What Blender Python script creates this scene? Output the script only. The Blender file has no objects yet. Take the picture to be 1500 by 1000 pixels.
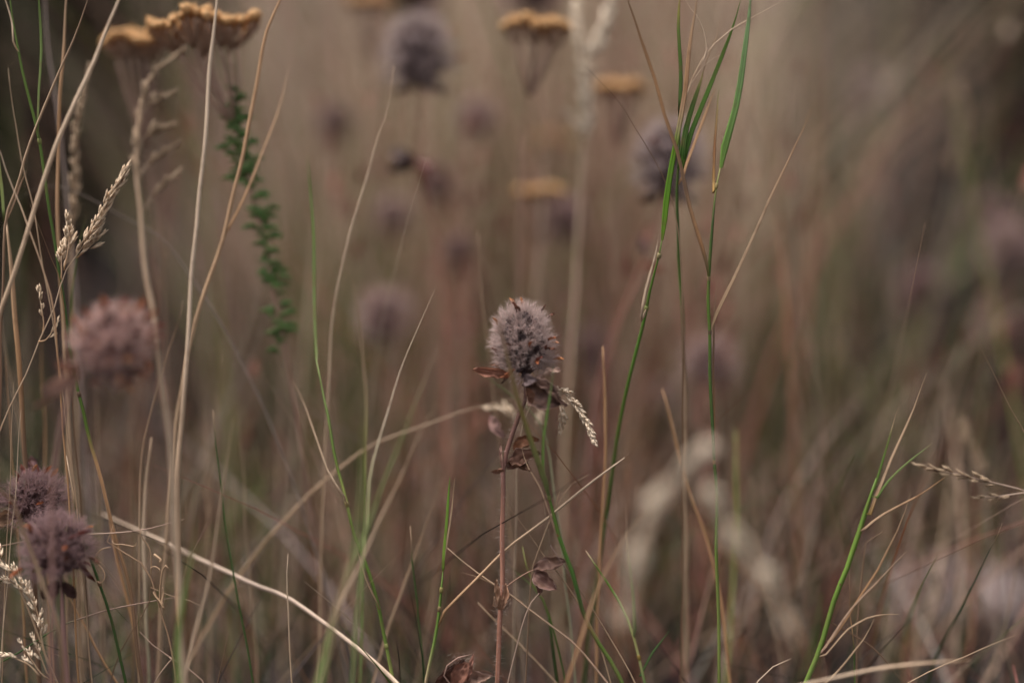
import bpy, math, random
import numpy as np
from mathutils import Vector, Matrix, noise as mnoise

# ------------------------------------------------------------------ scene, camera, light
sc = bpy.context.scene
col = sc.collection
random.seed(7)
rng = np.random.default_rng(11)

CAM_H, PITCH, FOCUS, LENS = 0.110, math.radians(4.0), 0.28, 50.0
cam_d = bpy.data.cameras.new('camera')
cam = bpy.data.objects.new('camera', cam_d)
col.objects.link(cam)
cam.location = (0, 0, CAM_H)
cam.rotation_euler = (math.radians(90) - PITCH, 0, 0)
cam_d.lens = LENS
cam_d.sensor_width = 36.0
cam_d.sensor_fit = 'HORIZONTAL'
cam_d.clip_start = 0.005
cam_d.clip_end = 500.0
cam_d.dof.use_dof = True
cam_d.dof.focus_distance = FOCUS
cam_d.dof.aperture_fstop = 2.9
sc.camera = cam

SUN_EL, SUN_AZ = math.radians(72), math.radians(-110)      # azimuth from +Y towards +X
w = bpy.data.worlds.new('World')
sc.world = w
w.use_nodes = True
nt = w.node_tree
nt.nodes.clear()
sky = nt.nodes.new('ShaderNodeTexSky')
sky.sky_type = 'NISHITA'
sky.sun_disc = False
sky.sun_elevation = SUN_EL
sky.sun_rotation = SUN_AZ
sky.air_density = 1.0
sky.dust_density = 4.0
sky.ozone_density = 0.6
hs = nt.nodes.new('ShaderNodeHueSaturation')             # overcast: a greyer sky
hs.inputs['Saturation'].default_value = 0.34
bg = nt.nodes.new('ShaderNodeBackground')
bg.inputs['Strength'].default_value = 0.085
wo = nt.nodes.new('ShaderNodeOutputWorld')
nt.links.new(sky.outputs[0], hs.inputs['Color'])
nt.links.new(hs.outputs[0], bg.inputs['Color'])
nt.links.new(bg.outputs[0], wo.inputs['Surface'])

sun_d = bpy.data.lights.new('sun', 'SUN')
sun_d.energy = 1.5
sun_d.angle = math.radians(30)
sun_d.color = (1.0, 0.925, 0.875)
sun = bpy.data.objects.new('sun', sun_d)
col.objects.link(sun)
sdir = Vector((math.sin(SUN_AZ) * math.cos(SUN_EL), math.cos(SUN_AZ) * math.cos(SUN_EL), math.sin(SUN_EL)))
sun.rotation_euler = (-sdir).to_track_quat('-Z', 'Y').to_euler()
sun.location = sdir * 20

vs = sc.view_settings
vs.view_transform = 'Standard'
vs.look = 'None'
vs.gamma = 1.0
vs.use_curve_mapping = False
vs.exposure = 1.44
sc.render.engine = 'CYCLES'
sc.cycles.max_bounces = 8
sc.cycles.transparent_max_bounces = 8

# ------------------------------------------------------------------ helpers
FWD = Vector((0, math.cos(PITCH), -math.sin(PITCH)))
UP = Vector((0, math.sin(PITCH), math.cos(PITCH)))
RIGHT = Vector((1, 0, 0))
CAM = Vector((0, 0, CAM_H))
KPX = 36.0 / LENS / 1500.0                               # metres per photo pixel per metre of depth


def at(px, py, d):
    """The place in the meadow that lies d metres away under photo pixel px, py."""
    return CAM + FWD * d + RIGHT * ((px - 750) * KPX * d) - UP * ((py - 500) * KPX * d)


def ground_z(x, y):
    s = 0.0
    t = y - 0.95
    if t > 0:
        s = 0.50 * (math.sqrt(t * t + 0.09) - 0.3) if t < 9 else 0.50 * (math.sqrt(81.09) - 0.3) + 0.08 * (1 - math.exp(-(t - 9)))
    n = 0.006 * math.sin(9 * x + 1.3) * math.cos(7 * y) + 0.004 * math.sin(23 * x + 17 * y)
    return s + n


def tag(o, label=None, cat=None, group=None, kind=None):
    if label: o['label'] = label
    if cat: o['category'] = cat
    if group: o['group'] = group
    if kind: o['kind'] = kind
    return o


def empty(name, loc):
    o = bpy.data.objects.new(name, None)
    o.empty_display_size = 0.005
    o.location = loc
    col.objects.link(o)
    return o


def link(name, me, parent=None, loc=(0, 0, 0)):
    o = bpy.data.objects.new(name, me)
    o.location = loc
    o.parent = parent
    col.objects.link(o)
    return o


class MB:
    """Collects verts, faces, a colour and a fibre coordinate per vertex."""
    def __init__(self):
        self.v, self.f, self.c, self.fb = [], [], [], []

    def add(self, verts, faces, cols, fib=None):
        o = len(self.v)
        self.v += [tuple(p) for p in verts]
        self.f += [tuple(i + o for i in q) for q in faces]
        self.c += cols
        self.fb += fib if fib else [(0, 0, 0)] * len(verts)

    def mesh(self, name, mat, origin=(0, 0, 0), smooth=True):
        ox, oy, oz = origin
        me = bpy.data.meshes.new(name)
        me.from_pydata([(a - ox, b - oy, c - oz) for a, b, c in self.v], [], self.f)
        at_ = me.attributes.new('tint', 'FLOAT_COLOR', 'POINT')
        at_.data.foreach_set('color', np.array([(c[0], c[1], c[2], 1.0) for c in self.c], dtype=np.float32).ravel())
        fa = me.attributes.new('fibre', 'FLOAT_VECTOR', 'POINT')
        fa.data.foreach_set('vector', np.array(self.fb, dtype=np.float32).ravel())
        if smooth:
            me.polygons.foreach_set('use_smooth', [True] * len(me.polygons))
        me.materials.append(mat)
        me.update()
        return me


def catmull(pts, n):
    pts = [Vector(p) for p in pts]
    if len(pts) == 2:
        return [pts[0].lerp(pts[1], i / (n - 1)) for i in range(n)]
    P = [pts[0] * 2 - pts[1]] + pts + [pts[-1] * 2 - pts[-2]]
    seg = [(P[i + 1] - P[i + 2]).length for i in range(len(pts) - 1)]
    tot = sum(seg)
    out = []
    for k in range(n):
        s = tot * k / (n - 1)
        i = 0
        while i < len(seg) - 1 and s > seg[i]:
            s -= seg[i]; i += 1
        t = min(1.0, s / max(seg[i], 1e-9))
        a, b, c, d = P[i], P[i + 1], P[i + 2], P[i + 3]
        out.append(0.5 * ((2 * b) + (c - a) * t + (2 * a - 5 * b + 4 * c - d) * t * t + (3 * b - a - 3 * c + d) * t ** 3))
    return out


def ramp(stops, t):
    if not isinstance(stops, list):
        return stops
    if t <= stops[0][0]: return stops[0][1]
    for (a, ca), (b, cb) in zip(stops, stops[1:]):
        if t <= b:
            k = (t - a) / max(b - a, 1e-6)
            return tuple(x + (y - x) * k for x, y in zip(ca, cb))
    return stops[-1][1]


def tube(mb, pts, rad, colr, sides=7, cap=True, wob=0.0):
    """pts: smooth centre line; rad: function of t or (r0, r1)."""
    n = len(pts)
    rf = rad if callable(rad) else (lambda t: rad[0] + (rad[1] - rad[0]) * t)
    seed = random.random() * 50
    verts, faces, cols, fib = [], [], [], []
    ref = Vector((0.3, 0.9, 0.1))
    length = 0
    for i, p in enumerate(pts):
        tg = (pts[min(i + 1, n - 1)] - pts[max(i - 1, 0)]).normalized()
        a = tg.cross(ref)
        if a.length < 1e-3: a = tg.cross(Vector((1, 0, 0)))
        a.normalize()
        b = tg.cross(a)
        t = i / (n - 1)
        r = rf(t)
        if i: length += (p - pts[i - 1]).length
        c = ramp(colr, t)
        for k in range(sides):
            an = 2 * math.pi * k / sides
            rr = r * (1 + wob * math.sin(3 * an + seed))
            verts.append(p + (a * math.cos(an) + b * math.sin(an)) * rr)
            cols.append(c)
            fib.append((min(k, sides - k) * 1.7, length * 55, seed))
    for i in range(n - 1):
        for k in range(sides):
            k2 = (k + 1) % sides
            faces.append((i * sides + k, i * sides + k2, (i + 1) * sides + k2, (i + 1) * sides + k))
    if cap:
        faces.append(tuple(range(sides))[::-1])
        faces.append(tuple((n - 1) * sides + k for k in range(sides)))
    mb.add(verts, faces, cols, fib)


def ribbon(mb, pts, width, colr, fold=0.25, twist=(0.3, 0.3), thick=0.00009):
    """A folded leaf blade with a mid rib; pts run tip to base, width(t) in metres."""
    n = len(pts)
    seed = random.random() * 50
    verts, faces, cols, fib = [], [], [], []
    length = 0
    for i, p in enumerate(pts):
        t = i / (n - 1)
        tg = (pts[min(i + 1, n - 1)] - pts[max(i - 1, 0)]).normalized()
        s = tg.cross(Vector((0, 1, 0)))
        if s.length < 1e-3: s = Vector((1, 0, 0))
        s.normalize()
        nn = tg.cross(s)
        an = twist[0] + (twist[1] - twist[0]) * t
        s, nn = s * math.cos(an) + nn * math.sin(an), nn * math.cos(an) - s * math.sin(an)
        hw = max(width(t), 0.00006) * 0.5
        if i: length += (p - pts[i - 1]).length
        c = ramp(colr, t)
        th = min(thick, hw)
        e = nn * (hw * fold)
        verts += [p - s * hw + e, p - s * hw * .5 + e * .45 + nn * th, p + nn * th * .6, p + s * hw * .5 + e * .45 + nn * th,
                  p + s * hw + e, p + s * hw * .5 + e * .45 - nn * th, p - nn * th * 1.6, p - s * hw * .5 + e * .45 - nn * th]
        cols += [c] * 8
        fib += [(k * 2.1, length * 45, seed) for k in (0, 1, 2, 3, 4, 3, 2, 1)]
    for i in range(n - 1):
        for k in range(8):
            k2 = (k + 1) % 8
            faces.append((i * 8 + k, i * 8 + k2, (i + 1) * 8 + k2, (i + 1) * 8 + k))
    mb.add(verts, faces, cols, fib)


def to_ground(pts):
    """Carry the lower end of a stalk on, bending upright, until it is rooted in the soil."""
    out = list(pts)
    tg = (out[-1] - out[-2]).normalized()
    if tg.z > -0.15:
        tg.z = -0.15; tg.normalize()
    for _ in range(80):
        p = out[-1]
        if p.z < ground_z(p.x, p.y) - 0.004: break
        tg = (tg * 0.86 + Vector((0, 0, -1)) * 0.14).normalized()
        out.append(p + tg * 0.012)
    return out


# ------------------------------------------------------------------ materials
def plant_material(name, transl=0.0, rough=0.6, streak=0.35, spots=0.35, spec=0.25, fine=1.0):
    m = bpy.data.materials.new(name)
    m.use_nodes = True
    t = m.node_tree
    t.nodes.clear()
    N, L = t.nodes.new, t.links.new
    tint = N('ShaderNodeAttribute'); tint.attribute_name = 'tint'
    fib = N('ShaderNodeAttribute'); fib.attribute_name = 'fibre'
    n1 = N('ShaderNodeTexNoise'); n1.inputs['Scale'].default_value = 1.0; n1.inputs['Detail'].default_value = 3
    L(fib.outputs['Vector'], n1.inputs['Vector'])
    r1 = N('ShaderNodeMapRange')
    r1.inputs['From Min'].default_value = 0.3; r1.inputs['From Max'].default_value = 0.7
    r1.inputs['To Min'].default_value = 1 - streak; r1.inputs['To Max'].default_value = 1 + streak
    L(n1.outputs['Fac'], r1.inputs['Value'])
    geo = N('ShaderNodeTexCoord')
    n2 = N('ShaderNodeTexNoise'); n2.inputs['Scale'].default_value = 420.0 * fine; n2.inputs['Detail'].default_value = 4
    L(geo.outputs['Object'], n2.inputs['Vector'])
    r2 = N('ShaderNodeMapRange')
    r2.inputs['From Min'].default_value = 0.52; r2.inputs['From Max'].default_value = 0.75
    r2.inputs['To Min'].default_value = 0.0; r2.inputs['To Max'].default_value = spots
    L(n2.outputs['Fac'], r2.inputs['Value'])
    mul = N('ShaderNodeVectorMath'); mul.operation = 'SCALE'
    L(tint.outputs['Color'], mul.inputs[0]); L(r1.outputs[0], mul.inputs['Scale'])
    mix = N('ShaderNodeMix'); mix.data_type = 'RGBA'
    mix.inputs['B'].default_value = (0.16, 0.085, 0.045, 1)
    L(r2.outputs[0], mix.inputs['Factor']); L(mul.outputs[0], mix.inputs['A'])
    p = N('ShaderNodeBsdfPrincipled')
    p.inputs['Roughness'].default_value = rough
    p.inputs['Specular IOR Level'].default_value = spec
    L(mix.outputs['Result'], p.inputs['Base Color'])
    bump = N('ShaderNodeBump'); bump.inputs['Strength'].default_value = 0.25; bump.inputs['Distance'].default_value = 0.0001
    L(n1.outputs['Fac'], bump.inputs['Height']); L(bump.outputs[0], p.inputs['Normal'])
    out = N('ShaderNodeOutputMaterial')
    if transl > 0:
        tr = N('ShaderNodeBsdfTranslucent'); L(mix.outputs['Result'], tr.inputs['Color'])
        ms = N('ShaderNodeMixShader'); ms.inputs[0].default_value = transl
        L(p.outputs[0], ms.inputs[1]); L(tr.outputs[0], ms.inputs[2]); L(ms.outputs[0], out.inputs['Surface'])
    else:
        L(p.outputs[0], out.inputs['Surface'])
    return m


M_STEM = plant_material('stem_fibre', 0.0, 0.55)
M_BLADE = plant_material('leaf_blade', 0.3, 0.5, streak=.45, spots=0.5)
M_HAIR = plant_material('plant_hair', 0.35, 0.5, 0.2, 0.0)
M_DRY = plant_material('dry_leaf', 0.2, 0.7, 0.3, 0.5)
M_SEED = plant_material('seed_husk', 0.25, 0.6, 0.3, 0.25)
M_SHRUB = plant_material('shrub_leaf', 0.1, 0.8, 0.2, 0.0, 0.08)
M_STUFF = plant_material('meadow_grass', 0.2, 0.7, 0.3, 0.1, 0.12, fine=0.25)

PALE = (0.60, 0.455, 0.325)
TAN = (0.44, 0.305, 0.195)
ORANGE = (0.42, 0.235, 0.115)
BROWN = (0.19, 0.115, 0.07)
DBROWN = (0.085, 0.048, 0.032)
GREEN = (0.085, 0.140, 0.022)
DGREEN = (0.042, 0.080, 0.020)
LGREEN = (0.20, 0.25, 0.09)
YGREEN = (0.27, 0.29, 0.085)
PINK = (0.34, 0.165, 0.115)
RUST = (0.25, 0.08, 0.035)
MAUVE = (0.17, 0.11, 0.105)

# ------------------------------------------------------------------ ground
def make_ground():
    xs = sorted(set([round(math.sinh(u) * 0.35, 4) for u in np.linspace(-6.1, 6.1, 121)]))
    ys = sorted(set([round(0.4 + math.sinh(u) * 0.35, 4) for u in np.linspace(-6.1, 6.1, 141)]))
    verts = [(x, y, ground_z(x, y) + 0.004 * mnoise.noise(Vector((x * 30, y * 30, 0)))) for y in ys for x in xs]
    nx = len(xs)
    faces = [(j * nx + i, j * nx + i + 1, (j + 1) * nx + i + 1, (j + 1) * nx + i) for j in range(len(ys) - 1) for i in range(nx - 1)]
    me = bpy.data.meshes.new('ground')
    me.from_pydata(verts, [], faces)
    me.polygons.foreach_set('use_smooth', [True] * len(me.polygons))
    m = bpy.data.materials.new('soil_and_litter')
    m.use_nodes = True
    t = m.node_tree
    p = t.nodes['Principled BSDF']
    tc = t.nodes.new('ShaderNodeTexCoord')
    n = t.nodes.new('ShaderNodeTexNoise'); n.inputs['Scale'].default_value = 60; n.inputs['Detail'].default_value = 8
    n.inputs['Roughness'].default_value = 0.7
    cr = t.nodes.new('ShaderNodeValToRGB')
    cr.color_ramp.elements[0].position = 0.35; cr.color_ramp.elements[0].color = (0.010, 0.008, 0.007, 1)
    cr.color_ramp.elements[1].position = 0.68; cr.color_ramp.elements[1].color = (0.06, 0.043, 0.034, 1)
    e = cr.color_ramp.elements.new(0.5); e.color = (0.025, 0.018, 0.015, 1)
    b = t.nodes.new('ShaderNodeBump'); b.inputs['Distance'].default_value = 0.01; b.inputs['Strength'].default_value = 0.8
    t.links.new(tc.outputs['Object'], n.inputs['Vector'])
    t.links.new(n.outputs['Fac'], cr.inputs[0]); t.links.new(cr.outputs[0], p.inputs['Base Color'])
    t.links.new(n.outputs['Fac'], b.inputs['Height']); t.links.new(b.outputs[0], p.inputs['Normal'])
    p.inputs['Roughness'].default_value = 0.95
    me.materials.append(m)
    tag(link('ground', me), kind='structure')


make_ground()

# ------------------------------------------------------------------ uncountable meadow grass
GZ = np.vectorize(ground_z)


def grass_mass(name, label, roots, h, lean, width, cols, mat=M_STUFF, segs=5, droop=0.0, heads=None):
    """Many blades in one mesh. roots (n,2), h (n), lean (n), width (n), cols (n,3)."""
    n = len(h)
    t = np.linspace(0, 1, segs + 1)
    az = rng.uniform(0, 2 * np.pi, n)
    face = rng.uniform(0, 2 * np.pi, n)
    z0 = GZ(roots[:, 0], roots[:, 1]) - 0.004
    ld = np.stack([np.cos(az), np.sin(az)], 1)
    bow = rng.uniform(-0.12, 0.12, (n, 2))
    verts = np.zeros((n, segs + 1, 2, 3), np.float32)
    for i, tt in enumerate(t):
        xy = roots + ld * (lean * h * (0.35 * tt + 0.65 * tt ** 2))[:, None] + bow * (h * math.sin(math.pi * tt))[:, None]
        z = z0 + h * (tt - droop * tt ** 3)
        wd = width * (1 - 0.9 * tt ** 1.6) * 0.5
        s = np.stack([np.cos(face + tt), np.sin(face + tt)], 1) * wd[:, None]
        verts[:, i, 0, :2] = xy - s; verts[:, i, 1, :2] = xy + s
        verts[:, i, 0, 2] = z; verts[:, i, 1, 2] = z
    V = verts.reshape(-1, 3)
    base = (np.arange(n) * (segs + 1) * 2)[:, None, None]
    quad = np.array([[i * 2, i * 2 + 1, i * 2 + 3, i * 2 + 2] for i in range(segs)])[None]
    F = (base + quad).reshape(-1, 4)
    C = np.repeat(cols[:, None, :], (segs + 1) * 2, 1).reshape(-1, 3)
    fibre = np.zeros((n, segs + 1, 2, 3), np.float32)
    fibre[:, :, 0, 0] = 0; fibre[:, :, 1, 0] = 3
    fibre[:, :, :, 1] = (t[None, :] * h[:, None] * 30)[:, :, None]
    fibre[:, :, :, 2] = rng.uniform(0, 60, n)[:, None, None]
    fibre = fibre.reshape(-1, 3)
    if heads is not None:                                # loose seed heads near the tips of some stalks
        idx, per, size, hc = heads
        q = []
        for k in range(per):
            f = 0.70 + 0.30 * k / per
            a = rng.uniform(0, 2 * np.pi, len(idx))
            xy = roots[idx] + ld[idx] * (lean[idx] * h[idx] * (0.35 * f + 0.65 * f * f))[:, None] + bow[idx] * (h[idx] * math.sin(math.pi * f))[:, None]
            z = z0[idx] + h[idx] * (f - droop * f ** 3)
            L = size * (1.25 - 0.7 * k / per)
            o = np.stack([np.cos(a), np.sin(a)], 1)
            c = np.concatenate([xy, z[:, None]], 1)
            tip = np.concatenate([xy + o * L * 0.5, (z + L)[:, None]], 1)
            mid = (c + tip) / 2
            sd = np.stack([-np.sin(a), np.cos(a), np.zeros(len(idx))], 1) * L * 0.16
            q.append(np.stack([c, mid - sd, tip, mid + sd], 1))
        Q = np.stack(q, 1).reshape(-1, 3)
        F2 = np.arange(len(Q)).reshape(-1, 4) + len(V)
        V = np.concatenate([V, Q]); F = np.concatenate([F, F2])
        C = np.concatenate([C, np.repeat(np.array(hc)[None], len(Q), 0) * rng.uniform(0.8, 1.15, (len(Q), 1))])
        fibre = np.concatenate([fibre, np.repeat(rng.uniform(0, 9, (len(Q), 1)), 3, 1)])
    me = bpy.data.meshes.new(name)
    me.vertices.add(len(V)); me.vertices.foreach_set('co', V.astype(np.float32).ravel())
    me.loops.add(len(F) * 4); me.loops.foreach_set('vertex_index', F.astype(np.int32).ravel())
    me.polygons.add(len(F)); me.polygons.foreach_set('loop_start', (np.arange(len(F)) * 4).astype(np.int32))
    me.update(calc_edges=True)
    me.polygons.foreach_set('use_smooth', np.ones(len(F), bool))
    a = me.attributes.new('tint', 'FLOAT_COLOR', 'POINT')
    a.data.foreach_set('color', np.concatenate([C, np.ones((len(C), 1))], 1).astype(np.float32).ravel())
    a = me.attributes.new('fibre', 'FLOAT_VECTOR', 'POINT')
    a.data.foreach_set('vector', fibre.astype(np.float32).ravel())
    me.materials.append(mat)
    return tag(link(name, me), label, 'grass', kind='stuff')


def palette(n, cols, wts):
    cols = np.array(cols); wts = np.array(wts, float) / sum(wts)
    k = rng.choice(len(cols), n, p=wts)
    c = cols[k] * rng.uniform(0.72, 1.25, (n, 1))
    return np.clip(c * rng.uniform(0.93, 1.07, (n, 3)), 0, 0.9)


def scatter(n, x0, x1, y0, y1, keep=None):
    out = np.zeros((0, 2))
    while len(out) < n:
        p = np.stack([rng.uniform(x0, x1, n), rng.uniform(y0, y1, n)], 1)
        if keep is not None: p = p[keep(p)]
        out = np.concatenate([out, p])
    return out[:n]


DRYMIX = [(0.44, 0.305, 0.22), (0.31, 0.195, 0.14), (0.28, 0.125, 0.07), (0.60, 0.455, 0.345), (0.09, 0.125, 0.035), (0.31, 0.125, 0.095)]
SHADY = [(.015, .011, .0115), (.034, .023, .022), (.016, .022, .012), (.075, .049, .043), (.12, .093, .093)]  # dark tones: shade painted into the low grass, also dark litter and slope grass

# thatch of short dead grass over the soil
def out_of_way(p): return (p[:, 0] ** 2 + p[:, 1] ** 2 > 0.07 ** 2)
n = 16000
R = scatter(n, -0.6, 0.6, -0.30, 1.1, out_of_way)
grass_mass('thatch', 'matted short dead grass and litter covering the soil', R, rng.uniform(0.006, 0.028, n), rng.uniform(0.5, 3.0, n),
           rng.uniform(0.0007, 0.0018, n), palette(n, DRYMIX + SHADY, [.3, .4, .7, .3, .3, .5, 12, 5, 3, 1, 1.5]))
# broad withered leaves lying in the litter
n = 1500
R = scatter(n, -0.45, 0.45, 0.36, 0.95, out_of_way)
grass_mass('leaf_litter', 'dark withered leaves lying in the litter on the soil', R, rng.uniform(0.006, 0.016, n), rng.uniform(0.6, 2.0, n),
           rng.uniform(0.003, 0.008, n), palette(n, [(.03, .02, .017), (.06, .035, .028), (.11, .082, .077), (.19, .145, .13)], [5, 3, 2, .8]), segs=4)

# stalks between half a metre and the foot of the slope, in clumps
NC = 240
cx = rng.uniform(-0.55, 0.55, NC); cy = rng.uniform(0.46, 0.84, NC)
cx = cx * (0.55 + 0.6 * cy)
ang = cx / cy                                            # the shrubs at either side keep the grass thin in front of them
gap = (ang > 0.215) | (ang < -0.16) & (rng.random(NC) < 0.97)
cx, cy = cx[~gap], cy[~gap]
NC = len(cx)
ctone = palette(NC, DRYMIX + [(.05, .055, .03), (.06, .042, .036)], [3.5, 2.3, 1.3, 3, 1.0, .9, 1.6, 2.8])
pale = palette(NC, DRYMIX, [6, 2.2, .7, 7.5, .6, .6])      # the bleached patch in the middle of the meadow
mid = (np.abs(cx / cy + .02) < .21) & (rng.random(NC) < .8)
ctone = np.where(mid[:, None], pale, ctone)
which = rng.integers(0, NC, 5200)
n = len(which)
R = np.stack([cx[which], cy[which]], 1) + rng.normal(0, 0.011, (n, 2))
hh = rng.uniform(0.10, 0.36, n) * rng.uniform(.7, 1.1, NC)[which]
grass_mass('dry_meadow_grass', 'tall dry beige grass standing in the blurred distance behind the flowers', R, hh,
           np.where(rng.random(n) < .3, rng.uniform(.3, 1.0, n), rng.uniform(0.0, 0.22, n)), rng.uniform(0.0006, 0.0015, n), np.clip(ctone[which] * rng.uniform(.8, 1.2, (n, 1)), 0, .9),
           heads=(rng.choice(n, 260, replace=False), 10, 0.0045, (0.34, 0.26, 0.19)))

n = 19000  # near-black blades stand in for the shade at the foot of dense grass
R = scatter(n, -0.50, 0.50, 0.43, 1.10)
grass_mass('low_shade_grass', 'low withered grass filling the foot of the meadow, coloured dark to stand for shade', R, rng.uniform(0.02, 0.115, n),
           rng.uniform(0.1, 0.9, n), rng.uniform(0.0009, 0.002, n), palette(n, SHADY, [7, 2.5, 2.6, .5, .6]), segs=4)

# single stalks that stand between the flowers and the clumps
n = 480
R = scatter(n, -0.24, 0.24, 0.345, 0.56, lambda p: (np.abs(p[:, 0] / p[:, 1] - .02) < 0.20) | ((np.abs(p[:, 0]) < 0.40 * p[:, 1]) & (rng.random(len(p)) < .22)))
grass_mass('mid_meadow_grass', 'scattered dry stalks standing blurred just behind the flowers', R, rng.uniform(0.09, 0.22, n),
           np.where(rng.random(n) < .33, rng.uniform(.35, 1.2, n), rng.uniform(0.0, 0.22, n)), rng.uniform(0.0004, 0.0011, n),
           palette(n, DRYMIX + [(.10, .06, .05), (.24, .26, .07)], [3, 2, 2.6, 3.5, 1.8, 2.6, 1.5, 1.2]), segs=7,
           heads=(rng.choice(n, 80, replace=False), 5, 0.007, (0.20, 0.085, 0.062)))

n = 1900
R = scatter(n, -0.20, 0.20, 0.315, 0.50, lambda p: np.abs(p[:, 0]) < 0.40 * p[:, 1])
grass_mass('short_meadow_grass', 'short mixed dead and green grass at the foot of the flowers', R, rng.uniform(0.03, 0.095, n),
           np.where(rng.random(n) < .55, rng.uniform(.4, 1.8, n), rng.uniform(0.0, 0.35, n)), rng.uniform(0.0004, 0.0011, n),
           palette(n, DRYMIX + [(.05, .035, .03), (.035, .06, .02), (.14, .22, .06), (.40, .34, .31)], [2, 2, 2.2, 1.6, 1.2, 1.6, 5, 3, .8, 1]), segs=6)

# low dead undergrowth round the foot of the flowers
n = 1100
R = scatter(n, -0.26, 0.26, 0.262, 0.55)
grass_mass('undergrowth', 'low tangled dead grass round the foot of the flowers', R, rng.uniform(0.015, 0.065, n) * (0.7 + 0.3 * rng.random(n)),
           rng.uniform(0.1, 1.2, n), rng.uniform(0.0003, 0.0010, n), palette(n, DRYMIX + SHADY, [1, 1.5, 2, 1, 1.2, 1, 6, 4, 2, 1.5, 1]), segs=7)

# dense grass up the slope
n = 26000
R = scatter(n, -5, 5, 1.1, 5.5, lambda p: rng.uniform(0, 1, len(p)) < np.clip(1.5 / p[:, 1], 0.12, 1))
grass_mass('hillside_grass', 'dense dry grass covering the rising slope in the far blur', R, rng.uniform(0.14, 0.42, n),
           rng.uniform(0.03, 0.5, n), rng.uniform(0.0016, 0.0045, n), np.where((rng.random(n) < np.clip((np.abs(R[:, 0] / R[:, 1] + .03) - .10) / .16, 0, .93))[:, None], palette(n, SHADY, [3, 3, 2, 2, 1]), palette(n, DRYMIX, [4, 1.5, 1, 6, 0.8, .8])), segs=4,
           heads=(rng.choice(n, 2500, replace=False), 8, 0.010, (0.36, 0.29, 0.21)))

# meadow to the sides of the view and behind the viewer
def beside(p): return ((np.abs(p[:, 0]) > 0.36 * np.maximum(p[:, 1], 0) + 0.13) & ((np.abs(p[:, 0]) > 0.16) | (p[:, 1] < -0.22)))
n = 9000
R = scatter(n, -0.9, 0.9, -0.7, 0.95, beside)
grass_mass('side_meadow_grass', 'dry beige grass growing to both sides of the flower patch', R, rng.uniform(0.12, 0.34, n),
           rng.uniform(0.02, 0.22, n), rng.uniform(0.0009, 0.002, n), palette(n, DRYMIX, [4, 3, 2, 3, 0.9, 1.6]))

# ------------------------------------------------------------------ dark shrubs on the slope, stone
def shrub(x, y, rx, ry, hgt, nleaf, label, seed):
    rd = random.Random(seed)
    gz = ground_z(x, y)
    root = empty('shrub', (x, y, gz))
    tag(root, label, 'shrub', 'dark shrubs on the slope')
    ends = []
    mb = MB()
    for i in range(11):
        a = 2 * math.pi * i / 11 + rd.uniform(-.3, .3)
        e = Vector((math.cos(a) * rx * rd.uniform(.3, .9), math.sin(a) * ry * rd.uniform(.3, .9), hgt * rd.uniform(.55, 1.0)))
        m = Vector((e.x * .35, e.y * .35, e.z * .55))
        pts = catmull([Vector((e.x * .04, e.y * .04, -.01)), m, e], 9)
        tube(mb, pts, (0.006, 0.0015), BROWN, 5)
        for k in range(6):
            s = pts[3 + k]
            e2 = s + Vector((rd.uniform(-.5, .5) * rx, rd.uniform(-.5, .5) * ry, rd.uniform(-.05, .3) * hgt))
            tw = catmull([s, (s + e2) / 2 + Vector((0, 0, .02)), e2], 5)
            tube(mb, tw, (0.002, 0.0008), BROWN, 4)
            ends += tw[1:]
    link('branches', mb.mesh('branches', M_STEM), root)
    lf = MB()
    for i in range(nleaf):
        c = rd.choice(ends) + Vector((rd.gauss(0, .035), rd.gauss(0, .035), rd.gauss(0, .035)))
        d = Vector((rd.gauss(0, 1), rd.gauss(0, 1), rd.gauss(0.3, 1))).normalized()
        s = d.cross(Vector((rd.gauss(0, 1), rd.gauss(0, 1), rd.gauss(0, 1)))).normalized()
        L = rd.uniform(.012, .026)
        k = rd.uniform(.7, 1.3)
        cc = rd.choice([(0.022 * k, .028 * k, .014 * k), (0.03 * k, .026 * k, .017 * k), (0.028 * k, .02 * k, .014 * k)])
        lf.add([c, c + d * L * .5 + s * L * .25, c + d * L, c + d * L * .5 - s * L * .25], [(0, 1, 2, 3)], [cc] * 4, [(i * .37, 0, 0)] * 4)
    tag(link('foliage', lf.mesh('foliage', M_SHRUB), root), kind='stuff')


shrub(-0.31, 0.90, .12, .12, .50, 12000, 'dark leafy shrub on the slope behind the orange yarrow heads', 3)
shrub(0.40, 0.86, .20, .15, .66, 26000, 'dark leafy shrub on the slope beyond the green grass tufts', 5)
shrub(-0.60, 0.88, .20, .16, .60, 14000, 'dark leafy shrub at the outer end of the slope behind the panicles', 8)


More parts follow.
